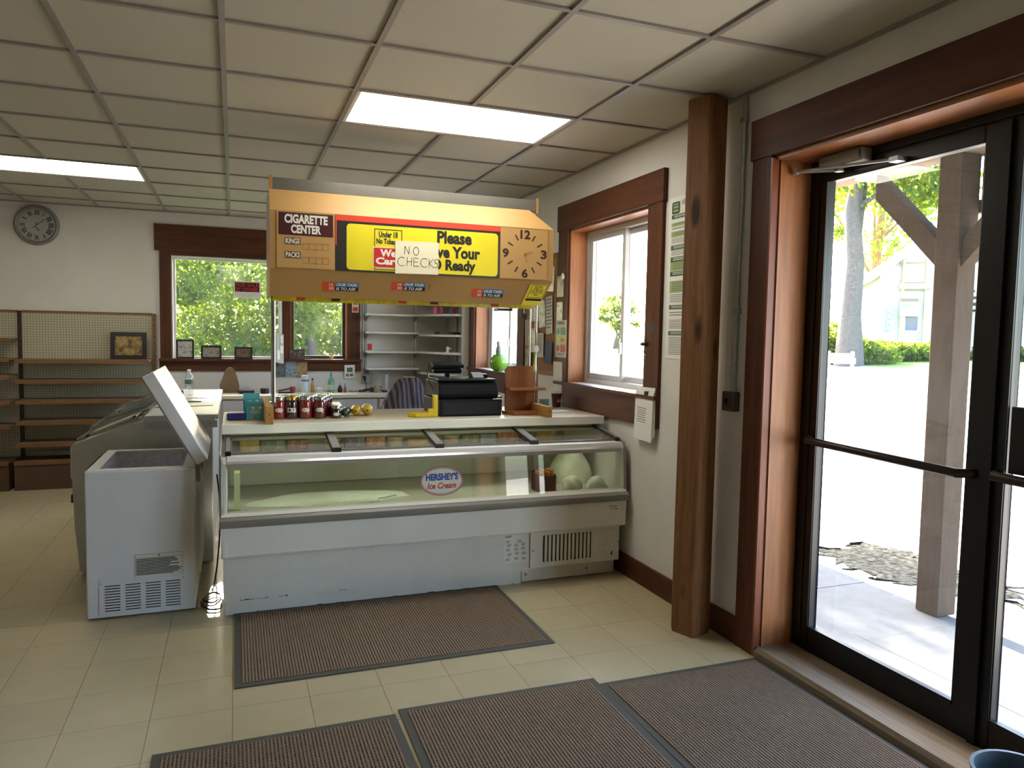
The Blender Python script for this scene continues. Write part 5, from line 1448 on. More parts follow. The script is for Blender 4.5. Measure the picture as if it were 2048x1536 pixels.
Fp.card('red_mark', M_RED, t, .015, .06, .09, .13, .0012, .0004); Fp.card('red_mark', M_RED, t, .01, .065, .015, .06, .0012, .0004)

# ---------------------------------------------------------------- outlet with surface wiring
oc_ = thing('outlet_box', 'grey surface outlet box with conduit beside the wall shelves', 'outlet', (1.40, YB, .97))
MB().box(1.355, 1.445, YB - .05, YB, .965, 1.065).build('box', pm('outlet_grey', (150, 152, 146), .5), oc_, bevel=.006)
MB().box(1.375, 1.40, YB - .053, YB - .05, .985, 1.045).build('socket', M_BLACK, oc_)
MB().box(1.36, 1.385, YB - .085, YB - .053, 1.02, 1.05).build('plug', M_BLACK, oc_)
MB().tube([(1.372, YB - .014, 1.065), (1.372, YB - .014, 2.735)], .010, 8).build('conduit_pipe', M_GALV, oc_)
MB().tube(smooth_path([(1.385, YB - .07, 1.02), (1.39, YB - .12, .95), (1.37, YB - .2, .892), (1.30, YB - .28, .892)]), .004, 6).build('cord', M_BLACK, oc_)

# ================================================================== WHITE CORNER SHELVING
ws = thing('corner_shelving', 'white bracket shelving filling the back right corner', 'shelving', (2.0, 8.2, 1.1))
M_SHW = pm('shelf_white', (204, 202, 194), .45)
for x in (1.40, 1.975): MB().box(x - .012, x + .012, YB - .014, YB, 1.06, 2.60).build('standard', M_GREY, ws)
MB().box(XR - .014, XR, 8.02, 8.05, 1.06, 2.60).build('standard', M_GREY, ws)
box('end_panel', M_SHW, ws, XR - .10, XR - .001, 7.545, 7.562, 1.02, 2.60)
for k, (zb, zc) in enumerate(((1.745, 1.747), (1.545, 1.525), (1.33, 1.332), (1.143, 1.098), (1.95, 1.95), (2.15, 2.15))):
    s = MB().box(1.385, 1.966, 8.17, YB - .015, zb - .018, zb + .006).build('shelf', M_SHW, ws, bevel=.003)
    for x in (1.40, 1.955): MB().prism([(8.20, zb - .019), (8.41, zb - .019), (8.41, zb - .075), (8.39, zb - .075)], 'x', x - .004, x + .004).build('bracket', M_GREY, s)
    pl = [(1.968, YB - .001), (1.968, 8.15), (2.03, 7.90), (2.13, 7.66), (2.22, 7.575), (XR - .015, 7.564), (XR - .015, YB - .001)]
    MB().prism(pl, 'z', zc - .018, zc + .006).build('corner_shelf', M_SHW, ws, bevel=.003)
def on_shelf(px, py, z, y): return at(px, py, y=y)
for k, px in enumerate((872, 884, 910)):
    q = at(px, 618, y=7.78)
    ob('pink_packet', (q.x - .02, 7.80, 1.7535), (.04, 0, 0), (0, .03, 0), (0, 0, .075), pm('packet_pink', (176, 50, 90), .5), 'small pink packet on the top corner shelf', 'packet', .003, 'pink packets on the corner shelf')
ob('black_binder', (2.08, 7.74, 1.5315), (.24, .0, 0), (0, .20, 0), (0, 0, .028), M_BLACK, 'flat black binder lying on a white corner shelf', 'binder', .004)
wt = thing('white_figurine', 'tiny white figurine on the third white corner shelf', 'figurine', (2.17, 7.72, 1.3385))
MB().lathe([(.018, 0), (.014, .03), (.02, .045), (.012, .06), (.0, .068)], (2.17, 7.72, 1.3385), 12).build('body', M_WHITE2, wt, smooth=True)
MB().box(2.185, 2.205, 7.71, 7.73, 1.375, 1.39).build('arm', M_WHITE2, wt)
for k, (px, lb) in enumerate(((862, 'dark green and black carton at the left of the lowest corner shelf'), (874, 'dark green and black carton second on the lowest corner shelf'), (891, 'small black carton left of its twin on the lowest corner shelf'), (902, 'small black carton by the corner on the lowest corner shelf'))):
    q = at(px, 745, y=7.98)
    h = .10 if k < 2 else .085
    ob('shelf_carton', (q.x - .022, 7.98, 1.1045), (.05 if k < 2 else .04, 0, 0), (0, .04, 0), (0, 0, h), picture('carton_dk_%d' % (k // 2), [(20, 24, 20), (40, 60, 44), (150, 140, 110)] if k < 2 else [(20, 18, 18), (50, 40, 36)], 30), lb, 'carton', .002)
rs_ = tag(MB().box(1.375, 1.425, 8.155, 8.157, 1.345, 1.415).build('red_tag', M_RED, base=(1.40, 8.156, 1.345)), 'small red price tag on the end of a white shelf', 'tag')
ob('blue_poster_box', (1.995, 7.93, BZ), (.12, 0, 0), (0, .05, 0), (0, 0, .16), picture('blue_box_art', [(16, 24, 40), (60, 90, 120), (20, 20, 26)], 16), 'dark blue picture box under the corner shelves', 'box', .003)
# corner base cabinet under them
tag(MB().box(1.965, XR - .02, 7.58, 8.40, 0, BZ - .012).build('corner_cabinet', MATS['carcass_grey'], base=(2.17, 8.0, 0), bevel=.004), 'plain grey base cabinet in the back right corner', 'cabinet')

# ---------------------------------------------------------------- chair with a striped jacket, behind the counter
jc = thing('desk_chair', 'dark office chair behind the counter with a striped jacket over it', 'chair', (1.20, 5.75, 0))
MB().box(.98, 1.42, 5.55, 5.97, .44, .52).build('seat', M_BLACK, jc, bevel=.03)
MB().box(1.12, 1.38, 5.60, 5.66, .60, 1.04).build('backrest', M_BLACK, jc, bevel=.025)
MB().tube([(1.2, 5.76, .08), (1.2, 5.76, .44)], .025, 10).build('column', M_GREY, jc)
for k in range(5):
    a = 2 * math.pi * k / 5
    MB().tube([(1.2, 5.76, .09), (1.2 + .27 * math.cos(a), 5.76 + .27 * math.sin(a), .055)], .016, 8).build('leg', M_BLACK, jc)
    MB().ball((1.2 + .27 * math.cos(a), 5.76 + .27 * math.sin(a), .0265), .026, .026, .026, 10, 6).build('caster', M_BLACK, jc)
MB().box(1.17, 1.23, 5.66, 5.70, .5, .75).build('back_stem', M_BLACK, jc)
t = NT('striped_cloth')
wv = t.n('ShaderNodeTexWave'); wv.wave_type = 'BANDS'; wv.bands_direction = 'X'
wv.inputs['Scale'].default_value = 8.0; wv.inputs['Distortion'].default_value = 5.0; wv.inputs['Detail'].default_value = 2
t.l(t.mapped((1, 1, .3), (0, .35, 0)), wv.inputs['Vector'])
t.bsdf(t.ramp(wv.outputs[0], [(.1, rgb(66, 62, 74)), (.45, rgb(112, 106, 118)), (.62, rgb(98, 82, 82)), (.9, rgb(136, 128, 136))]), .9)
M_STR = t.m
vs = []; fs = []; n, m_ = 30, 14
for j in range(m_ + 1):
    v = j / m_                       # 0 hem, 1 top of the hump
    for i in range(n):
        a = 2 * math.pi * i / n
        hw_ = .215 * (1 - .72 * v ** 1.7) + .012 * math.sin(5 * a + 3 * v)
        dp = .10 * (1 - .55 * v ** 2) + .012 * math.sin(7 * a + 5 * v)
        vs.append((1.205 + .07 * v + hw_ * math.cos(a), 5.63 + dp * math.sin(a), .72 + .475 * (1 - (1 - v) ** 1.35)))
for j in range(m_):
    for i in range(n): fs.append((j * n + i, j * n + (i + 1) % n, (j + 1) * n + (i + 1) % n, (j + 1) * n + i))
fs.append(tuple(m_ * n + i for i in range(n)))
jk = MB().add(vs, fs).build('striped_jacket', M_STR, base=(1.2, 5.63, .72), smooth=True)
tag(jk, 'grey and mauve striped jacket draped over the chair back', 'jacket')

# ================================================================== RIGHT WALL: CORKBOARD, POSTERS, PAPERS
FWR = Face((XR, 0, 0), (0, -1, 0), (0, 0, 1))        # print surface; a = -y
def wr(px, py): q = at(px, py, x=XR); return -q.y, q.z
ckb = thing('cork_board', 'wood framed cork board covered in papers on the wall between windows', 'notice board', (XR, 5.64, 1.25))
FWR.card('cork', pm('cork', (146, 106, 66), .9, var=.15, scale=80), ckb, -5.96, -5.31, 1.26, 2.15, .001, .008)
for a0, a1, b0, b1 in ((-5.96, -5.31, 2.15, 2.19), (-5.96, -5.31, 1.22, 1.26), (-6.0, -5.96, 1.22, 2.19), (-5.31, -5.29, 1.22, 2.19)):
    FWR.card('frame_strip', wood('cork_frame', (120, 80, 44), (150, 104, 62), 'z', .6), ckb, a0, a1, b0, b1, .001, .014)
rs = random.Random(4)
papers = [(-5.92, 1.95, .12, .17), (-5.78, 1.92, .14, .2), (-5.62, 1.88, .10, .24), (-5.50, 1.90, .15, .2), (-5.93, 1.72, .11, .2), (-5.80, 1.66, .16, .22), (-5.62, 1.60, .13, .22), (-5.47, 1.55, .13, .3), (-5.92, 1.45, .1, .22), (-5.79, 1.40, .13, .2), (-5.64, 1.36, .13, .2), (-5.48, 1.32, .14, .18), (-5.90, 1.28, .12, .15)]
PC = [(206, 204, 196), (190, 190, 176), (84, 92, 70), (200, 198, 190), (120, 96, 84), (210, 208, 200), (150, 160, 150), (206, 204, 198), (170, 150, 130), (204, 202, 196), (196, 196, 190), (60, 74, 104), (130, 128, 112)]
for k, (a, b, w, h) in enumerate(papers):
    ang = rs.uniform(-.12, .12)
    F2 = Face(FWR.p(a, b, .0102 + .0012 * k), FWR.r * math.cos(ang) + FWR.u * math.sin(ang), FWR.u * math.cos(ang) - FWR.r * math.sin(ang))
    cc_ = PC[k]
    mt = pm('pinned_%d' % k, cc_, .7) if k % 3 else picture('pinned_pic_%d' % k, [tuple(int(v * .5) for v in cc_), cc_, tuple(min(255, int(v * 1.1)) for v in cc_)], 18)
    o = F2.card('pinned_paper', mt, ckb, 0, w, 0, h, 0, .0008)
    if k % 3 == 1: lines_block(F2, M_INK2, o, .01, w - .01, h - .02, .03, 9, .001, .35)
# loose clutter hanging in front of the board
hb = thing('hanging_keys', 'bunch of dark keys hanging from the canopy edge in front of the cork board', 'keys', (1.62, 4.50, 1.66))
q = at(1048, 628, y=4.50)
MB().tube([(q.x, 4.50, 1.71), (q.x, 4.50, 1.68)], .002, 5).build('ring', M_GREY, hb)
for k in range(3): MB().obox((q.x - .012 + .009 * k, 4.495 + .003 * k, 1.655 - .004 * k), (.012, 0, .004), (0, .002, 0), (.003 * (k - 1), 0, .028)).build('key', M_BLACK, hb)
# long white paper hanging under the posters
tag(FWR.card('hanging_paper', M_PAPER, None, -5.295, -5.13, 1.03, 1.34, .024, .001), 'long blank white paper hanging below the traffic light poster', 'paper')
# photos and poster on the far casing of the near window
a, b = wr(1118, 530)
tag(FWR.card('casing_photo', picture('casing_pic_a', [(40, 40, 60), (150, 130, 110), (80, 84, 100)], 25), None, -5.262, -5.14, 1.84, 2.0, .0232, .001), 'dark blue snapshot pinned on the window casing', 'photo')
tag(FWR.card('casing_photo', picture('casing_pic_b', [(70, 110, 110), (170, 180, 176), (110, 130, 120)], 25), None, -5.262, -5.15, 1.66, 1.80, .0232, .001), 'pale green snapshot pinned on the window casing above the traffic light poster', 'photo')
tp = thing('traffic_light_poster', 'white poster with green, yellow and red traffic light blocks on the casing', 'poster', (XR, 5.16, 1.38))
FWR.card('sheet', M_PAPER, tp, -5.265, -5.072, 1.375, 1.66, .0235, .001)
M_GRN = pm('green_print', (60, 150, 70), .5)
for k, (mt, z) in enumerate(((M_GRN, 1.548), (M_YEL, 1.482), (M_RED, 1.416))):
    FWR.card('colour_block', mt, tp, -5.172, -5.084, z, z + .056, .0248, .0006)
    FWR.disc('light_disc', mt, tp, -5.222, z + .028, .03, .026, .0248, .0006, 18)
FWR.text('3005', M_INK, tp, -5.168, -5.098, 1.497, 1.522, .0258, bold=.02)
lines_block(FWR, M_INK, tp, -5.235, -5.10, 1.648, 1.622, 2, .0248)
lines_block(FWR, M_INK2, tp, -5.25, -5.09, 1.408, 1.385, 3, .0248)
lb_ = thing('light_bulb_ornament', 'small white bulb ornament hooked on the window casing', 'ornament', (XR - .04, 5.13, 1.97))
MB().lathe([(.004, .03), (.012, .015), (.016, 0), (.010, -.016), (0, -.022)], (XR - .042, 5.12, 1.985), 12).build('bulb', M_WHITE2, lb_, smooth=True)
MB().tube([(XR - .042, 5.12, 2.01), (XR - .0225, 5.12, 2.03)], .002, 5).build('hook', M_GREY, lb_)
# long vertical health regulation poster partly behind the column
vp_ = thing('regulation_poster', 'long narrow white poster with green heading bars beside the timber column', 'poster', (XR, 3.62, 1.42))
pa0, pa1 = -3.735, -3.43
FWR.card('sheet', M_PAPER, vp_, pa0, pa1, 1.42, 2.345, .0015, .001)
M_DG, M_LG = pm('dark_green_print', (52, 92, 56), .5), pm('light_green_print', (150, 176, 112), .5)
FWR.round_card('emblem', pm('emblem_green', (54, 74, 52), .5), vp_, -3.705, -3.625, 2.250, 2.318, .012, .003, .0005)
FWR.cards('emblem_bar', M_LG, vp_, [(-3.69, -3.64, 2.262, 2.274), (-3.69, -3.64, 2.282, 2.294), (-3.69, -3.64, 2.300, 2.308)], .0038, .0003)
FWR.text('VERMONT', M_INK, vp_, -3.612, -3.44, 2.292, 2.322, .003, bold=0)
for b0, b1, mt, a1_ in ((2.222, 2.246, M_DG, -3.45), (2.178, 2.200, M_LG, -3.46), (2.118, 2.150, M_LG, -3.46), (2.045, 2.072, M_DG, -3.45), (1.975, 2.005, M_DG, -3.45), (1.925, 1.975, M_LG, -3.45), (1.895, 1.922, M_DG, -3.45), (1.80, 1.868, M_LG, -3.47), (1.705, 1.730, M_DG, -3.46), (1.555, 1.580, M_DG, -3.46)):
    o = FWR.card('heading_bar', mt, vp_, -3.705, a1_, b0, b1, .003, .0005)
    lines_block(FWR, M_PAPER if mt is M_DG else M_INK2, o, -3.68, -3.50, b1 - .006, b0 + .004, max(1, int((b1 - b0) / .012)), .0038, .4)
for t0, t1, nn in ((2.17, 2.155, 1), (2.11, 2.08, 4), (2.04, 2.01, 4), (1.79, 1.74, 5), (1.69, 1.66, 2), (1.645, 1.59, 6), (1.545, 1.44, 11)):
    lines_block(FWR, M_INK2, vp_, -3.70, -3.46, t0, t1, nn, .003, .35)
tag(FWR.card('blank_poster', pm('poster_grey', (196, 196, 194), .7), None, -3.10 - .06, -3.115, 1.28, 1.95, .0015, .001), 'blank pale paper strip on the wall on the door side of the column', 'paper')
# stack of papers on a binder clip, on the near casing of the window
cp_ = thing('clipped_papers', 'thick sheaf of typed papers hanging from a black clip by the window', 'papers', (XR - .03, 3.9, .92))
for k in range(4):
    ang = .02 * (k - 2)
    F2 = Face(FWR.p(-4.005 + .006 * k, .915 + .01 * k, .0245 + .004 * (3 - k)), FWR.r * math.cos(ang) + FWR.u * math.sin(ang), FWR.u * math.cos(ang) - FWR.r * math.sin(ang))
    o = F2.card('sheet', M_PAPER, cp_, 0, .205, 0, .29, 0, .003)
    if k == 0:
        lines_block(F2, M_INK2, o, .03, .15, .20, .10, 7, .0035, .3)
        lines_block(F2, M_INK2, o, .02, .10, .27, .26, 1, .0035, .4)
MB().obox(FWR.p(-3.885, 1.185, .024), FWR.r * .035, FWR.u * .03, FWR.n * .022).build('binder_clip', M_BLACK, cp_, bevel=.002)
# small ornaments on the near casing
orn = thing('casing_sticker', 'torn black sticker on the near window casing', 'sticker', (XR, 3.86, 1.58))
FWR.poly('sticker', M_NVY, orn, [(-3.925, 1.60), (-3.83, 1.57), (-3.825, 1.605), (-3.91, 1.632)], .0228, .0006)
ho = thing('hanging_ornament', 'little dark bird ornament with beads hanging on the window casing', 'ornament', (XR - .03, 3.92, 1.5))
MB().ball((XR - .035, 3.93, 1.50), .012, .028, .012).build('bird_body', pm('bird_brown', (70, 52, 40), .5), ho, smooth=True)
MB().ball((XR - .035, 3.905, 1.507), .008, .009, .008).build('bird_head', MATS['bird_brown'], ho, smooth=True)
MB().tube([(XR - .035, 3.95, 1.497), (XR - .034, 3.975, 1.50)], [.006, .002], 6).build('bird_tail', MATS['bird_brown'], ho)
MB().tube([(XR - .035, 3.925, 1.51), (XR - .0225, 3.92, 1.56)], .0015, 5).build('string', M_BLACK, ho)
for k in range(3): MB().ball((XR - .034, 3.915 - .008 * k, 1.455 - .022 * k), .006, .006, .006, 8, 6).build('bead', [M_RED, M_WHITE2, M_GREY][k], ho)
# paint specks on the near casing
# green vase with figurine on the far window sill
gv = thing('green_vase', 'round lime green vase with a small figurine on top on the far window sill', 'vase', (XR - .01, 6.72, 1.1905))
gx_, gy_ = 2.395, 6.70
MB().lathe([(.045, 0), (.075, .03), (.088, .075), (.078, .12), (.05, .15), (.052, .158), (.04, .158)], (gx_, gy_, 1.1905), 24).build('vase_body', pm('glaze_lime', (110, 160, 40), .15), gv, smooth=True)
M_FIG = pm('figurine_cream', (190, 168, 130), .5)
MB().lathe([(.026, .158), (.03, .19), (.02, .235), (.012, .245)], (gx_, gy_, 1.1905), 12).build('figurine_body', pm('figurine_blue', (110, 120, 110), .5), gv, smooth=True)
MB().ball((gx_, gy_, 1.1905 + .265), .022, .022, .026, 12, 8).build('figurine_head', M_FIG, gv, smooth=True)
ob('trinket_dish', (2.36, 6.30, 1.1905), (.10, 0, 0), (0, .16, 0), (0, 0, .04), pm('dish_teal', (96, 120, 104), .4), 'low greenish trinket dish on the far window sill', 'dish', .015)
sheet_of_paper(2.34, 6.14, .14, .14, .1, 'white papers lying on the far window sill', 1.1905, n=4)

# ================================================================== FLOOR MATS
M_RIB = pm('mat_carpet', (122, 105, 88), .95, var=.14, scale=60)
M_RIBD = pm('mat_groove', (76, 64, 53), .95)
M_RUB = pm('mat_rubber', (72, 70, 62), .7)
def mat_(x0, y0, w, d, rz, label, z=0.0):
    t = thing('floor_mat', label, 'mat', (x0 + w / 2, y0 + d / 2, z + .0004), 'ribbed entrance mats', rz=rz)
    hx, hy, bw = w / 2, d / 2, .032
    m = MB()
    for a0, a1, b0, b1 in ((-hx, hx, -hy, -hy + bw), (-hx, hx, hy - bw, hy), (-hx, -hx + bw, -hy + bw, hy - bw), (hx - bw, hx, -hy + bw, hy - bw)):
        m.box(a0, a1, b0, b1, 0, .006)
    m.build('rubber_border', M_RUB, t, local=True)
    MB().box(-hx + bw, hx - bw, -hy + bw, hy - bw, 0, .004).build('backing', M_RIBD, t, local=True)
    n = int((w - 2 * bw) / .0135); p = (w - 2 * bw) / n
    k = int((d - 2 * bw) / .016); q = (d - 2 * bw) / k
    r = MB()
    for i in range(n):
        a = -hx + bw + p * i
        r.box(a + .0015, a + p - .0035, -hy + bw, hy - bw, .004, .0095)
    r.build('rib', M_RIB, t, local=True, kind='stuff')
    r = MB()
    for j in range(k):
        b = -hy + bw + q * j
        r.box(-hx + bw, hx - bw, b + .002, b + q - .006, .004, .0072)
    r.build('cross_rib', M_RIB, t, local=True, kind='stuff')
    return t
mat_(-.008, 3.275, 1.505, .885, .0, 'ribbed brown floor mat lying in front of the display freezer')
mat_(-.282, 1.30, .885, 1.54, .005, 'ribbed brown entrance mat on the freezer side of the row of three')
mat_(.612, 1.33, .885, 1.54, -.008, 'ribbed brown entrance mat in the middle of the row of three')
mat_(1.502, 1.27, .85, 1.54, .0, 'ribbed brown entrance mat next to the glass door threshold')
# blue bucket by the door
bu = thing('blue_bucket', 'blue-grey plastic bucket standing on the mat by the door', 'bucket', (2.14, 1.60, .0105))
q = at(1995, 1530, z=.27)
MB().lathe([(.105, 0), (.125, .24), (.133, .255), (.133, .262), (.122, .262), (.118, .24), (.1, .012), (0, .012)], (q.x + .02, q.y - .06, .0105), 28).build('bucket_wall', pm('bucket_blue', (64, 84, 96), .45), bu, smooth=True)
# ================================================================== OUTSIDE: PORCH, YARD, HOUSE, TREES
def gz(x, y):
    """ground height: flat lot that climbs gently towards the house across the road"""
    if x < 8: return -.14
    return -.14 + min(1.0, (x - 8) / 16.0) * 1.05
M_SLAB = pm('porch_concrete', (88, 90, 92), .95, spec=.05, var=.1, scale=12, bump=.3, bscale=90)
ps = struct(MB().box(XR + WT, 3.14, -2.0, 14.0, -.16, -.045).build('floor_porch', M_SLAB))
MB().box(3.143, 3.89, 3.62, 14.0, -.16, -.045).build('slab_section', M_SLAB, ps)
MB().box(3.143, 3.89, 2.98, 3.617, -.16, -.047).build('slab_section', M_SLAB, ps)
MB().box(3.143, 3.89, -2.0, 2.977, -.16, -.045).build('slab_section', M_SLAB, ps)
def strip(name, xs, ys, mat, dz=0.0):
    vs = []; fs = []
    nx, ny = len(xs), len(ys)
    for x in xs:
        for y in ys: vs.append((x, y, gz(x, y) + dz))
    for i in range(nx - 1):
        for j in range(ny - 1):
            fs.append((i * ny + j, (i + 1) * ny + j, (i + 1) * ny + j + 1, i * ny + j + 1))
    return struct(MB().add(vs, fs).build(name, mat, fix=False))
M_GRAV = pm('gravel', (186, 180, 168), .95, spec=.05, var=.18, scale=60, bump=.5, bscale=120)
M_GRASS = pm('grass', (96, 124, 48), .95, var=.35, scale=3)
strip('ground_lot', [3.89, 6, 8, 12, 16, 20.5], [-20, 0, 10, 20, 40, 60, 90], M_GRAV)
strip('ground_lawn', [20.5, 24, 40, 120], [-60, 0, 20, 40, 90, 140], M_GRASS)
strip('ground_far', [3.89, 8, 12, 20.5], [90, 140], M_GRASS)
strip('ground_back', [-60, -20, 3.889], [YB + WT + .02, 20, 60, 140], M_GRASS, -.02)
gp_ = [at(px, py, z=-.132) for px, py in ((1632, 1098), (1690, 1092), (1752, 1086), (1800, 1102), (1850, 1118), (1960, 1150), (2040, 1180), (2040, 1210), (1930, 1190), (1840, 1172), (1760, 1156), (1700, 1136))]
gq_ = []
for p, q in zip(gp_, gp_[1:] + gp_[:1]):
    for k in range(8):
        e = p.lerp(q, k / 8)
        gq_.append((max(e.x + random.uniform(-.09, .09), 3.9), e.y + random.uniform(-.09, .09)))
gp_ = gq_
struct(MB().prism(gp_, 'z', -.1395, -.132).build('ground_shade_patch', pm('painted_gravel_shade', (70, 68, 60), .95, spec=0.0, var=.85, scale=22, bump=.6, bscale=90)))  # gravel beside the slab, its shade put into the dark mottled colour
# porch roof: ceiling boards, eave beam, posts with knee braces
M_PTIM = pm('weathered_timber', (68, 57, 47), .95, spec=.05, var=.15, scale=10, stretch=(4, 4, .6))
pr_ = struct(MB().box(XR + WT, 4.35, -3.0, 4.75, 2.92, 3.02).build('ceiling_porch', pm('porch_ceiling', (128, 116, 100), .9, spec=.1)))
struct(MB().box(3.79, 3.93, -3.0, 4.75, 2.60, 2.90).build('trim_porch_beam', pm('beam_tan', (128, 112, 94), .9, spec=.1, var=.08, scale=8)))
def post(y, label):
    t = thing('porch_post', label, 'post', (3.86, y, -.045), 'porch posts')
    MB().box(3.787, 3.933, y - .073, y + .073, -.0445, 2.5995).build('shaft', M_PTIM, t, bevel=.006)
    for s in (1, -1):
        a = Vector((3.86 - .045, y + s * .0735, 1.97)); d = Vector((0, s * .47, .47))
        p = Vector((0, s * .066, -.058)) * 1.0
        m = MB().obox(a, (.09, 0, 0), d, (0, s * .0, .155))
        m.build('knee_brace', M_PTIM, t)
    return t
post(3.075, 'weathered porch post with two knee braces outside the glass door')
post(.70, 'weathered porch post with knee braces outside the second door leaf')
pn = thing('porch_rail_panel', 'open wooden fretwork panel between porch posts under the beam', 'fretwork', (3.86, 2.45, 2.30))
box('rail', M_PTIM, pn, 3.94, 3.985, .80, 3.18, 2.28, 2.35)
for k in range(17): box('baluster', M_PTIM, pn, 3.95, 3.975, .90 + .135 * k, .98 + .135 * k, 2.351, 2.599)
box('top_rail', M_PTIM, pn, 3.94, 3.985, .80, 3.18, 2.60, 2.68)
tag(MB().lathe([(.03, 0), (.03, .95), (.0, .96)], (3.3, 2.12, -.0445), 12).build('bollard', pm('bollard_blue', (50, 56, 120), .5), base=(3.3, 2.12, -.0445), smooth=True), 'slim dark blue pole standing on the porch by the meeting stile', 'pole')

# ---------------------------------------------------------------- leaves
def leaves(centers, radii, counts, size, seed, clear=True):
    r = np.random.default_rng(seed)
    P = []
    for c, rad, n in zip(centers, radii, counts):
        d = r.normal(size=(n, 3)); d /= np.linalg.norm(d, axis=1)[:, None]
        u = r.random(n) ** .45
        P.append(np.array(c) + d * u[:, None] * np.array(rad))
    P = np.vstack(P)
    if clear:     # the gap in the crown where the low sun comes through to the shop floor
        o = np.array([-.125, 4.24, 0.0]); s = np.array(SUN_DIR)
        q = P - o; tt = q @ s
        dist = np.linalg.norm(q - tt[:, None] * s, axis=1)
        P = P[dist > .19]
    n = len(P)
    a = r.normal(size=(n, 3)); a /= np.linalg.norm(a, axis=1)[:, None]
    b = r.normal(size=(n, 3)); b -= (a * b).sum(1)[:, None] * a; b /= np.linalg.norm(b, axis=1)[:, None]
    sz = size * (.6 + .8 * r.random(n))[:, None]
    V = np.stack([P - a * sz, P + b * sz * .55, P + a * sz, P - b * sz * .55], 1).reshape(-1, 3)
    return V, n
def foliage(name, V, n, mat, parent):
    me = bpy.data.meshes.new(name)
    off = np.array(wloc(parent))
    me.vertices.add(4 * n); me.vertices.foreach_set('co', (V - off).astype(np.float32).ravel())
    me.loops.add(4 * n); me.loops.foreach_set('vertex_index', np.arange(4 * n, dtype=np.int32))
    me.polygons.add(n); me.polygons.foreach_set('loop_start', np.arange(0, 4 * n, 4, dtype=np.int32))
    me.update(calc_edges=True); me.validate()
    me.materials.append(mat)
    o = bpy.data.objects.new(name, me); COL.objects.link(o); o.parent = parent
    o['kind'] = 'stuff'
    return o
M_LEAF = leaf_mat('leaf_green', (.010, .024, .012, 1), (.030, .058, .020, 1), .38)
M_LEAF2 = leaf_mat('leaf_light', (.035, .065, .015, 1), (.075, .12, .03, 1), .4)
M_BARK = pm('bark_grey', (62, 54, 46), .95, var=.3, scale=14, bump=.8, bscale=30, stretch=(1, 1, .25))
M_BARK2 = pm('bark_brown', (132, 100, 68), .95, var=.3, scale=12, bump=.8, bscale=30, stretch=(1, 1, .25))
def tree(x, y, h, crown, spread, n, size, label, seed, trunk_r=.18, mat=None, bark=None, group=None, low=None, nc=26):
    z0 = gz(x, y) - .1
    t = thing('tree', label, 'tree', (x, y, z0), group)
    rs = random.Random(seed)
    pts = [Vector((x, y, z0))]
    for k in range(1, 7): pts.append(Vector((x + rs.uniform(-.06, .06) * k, y + rs.uniform(-.06, .06) * k, z0 + h * .85 * k / 6)))
    MB().tube(pts, [trunk_r * (1.25 if k == 0 else 1 - .12 * k) for k in range(7)], 12).build('trunk', bark or M_BARK, t, smooth=True)
    cs, rd, ct = [], [], []
    lo = low if low is not None else h - crown
    for k in range(nc):
        a = rs.uniform(0, 2 * math.pi); u = rs.random() ** .5; v = rs.random()
        zz = z0 + lo + (h - lo) * v
        w = spread * (1 - .55 * abs(2 * v - .8)) * u
        cs.append((x + w * math.cos(a), y + w * math.sin(a), zz))
        s = rs.uniform(.5, 1.0) * spread * .42
        rd.append((s, s, s * .62)); ct.append(int(n / nc))
        if k % 3 == 0:
            m = MB().tube([pts[min(5, 2 + k % 4)], Vector(cs[-1])], [trunk_r * .3, trunk_r * .08], 6)
            m.build('branch', bark or M_BARK, t)
    V, nn = leaves(cs, rd, ct, size, seed)
    foliage('foliage', V, nn, mat or M_LEAF, t)
    return t
TG = 'trees behind the shop'
tree(-1.3, 16.0, 8.5, 8.0, 3.0, 24000, .06, 'broad leafy tree behind the left part of the back window', 1, group=TG, low=.3)
tree(1.6, 17.5, 9.0, 8.5, 3.2, 24000, .06, 'broad leafy tree behind the right part of the back window', 2, group=TG, low=.2)
tree(3.9, 21.0, 9.5, 9.0, 2.5, 18000, .075, 'broad leafy tree beyond the corner casement', 3, group=TG, low=.4)
tree(-5.2, 17.5, 9.5, 9.0, 3.8, 10000, .11, 'broad leafy tree far left behind the shop', 4, group=TG, low=.5)
tree(.2, 22.5, 10.5, 10.0, 3.8, 12000, .08, 'tall leafy tree in the second row behind the shop', 5, group=TG, low=2.5)
tree(2.6, 26.0, 9.5, 9.0, 3.6, 5000, .10, 'dense dark tree in the third row behind the shop', 7, group=TG, low=.0)
tree(-2.6, 25.5, 9.5, 9.0, 3.6, 5000, .10, 'dense dark tree behind the left window trees', 8, group=TG, low=.0)
tree(-8.8, 19.5, 10, 9.0, 4.0, 8000, .13, 'leafy tree at the far left end of the row', 6, group=TG, low=.6)
for k, (x, y) in enumerate(((-.4, 13.2), (.9, 13.6), (2.3, 14.4), (-1.9, 13.8))):
    z0 = gz(x, y) - .05
    t = thing('shrub', 'sunlit low shrub growing behind the back window', 'shrub', (x, y, z0), 'shrubs behind the shop')
    V, nn = leaves([(x, y, z0 + .35), (x + .4, y + .1, z0 + .5), (x - .35, y, z0 + .45)], [(.5, .45, .4)] * 3, [500] * 3, .07, 30 + k)
    foliage('foliage', V, nn, M_LEAF2, t)
    MB().tube([(x, y, z0), (x, y, z0 + .4)], .03, 6).build('stem', M_BARK, t)

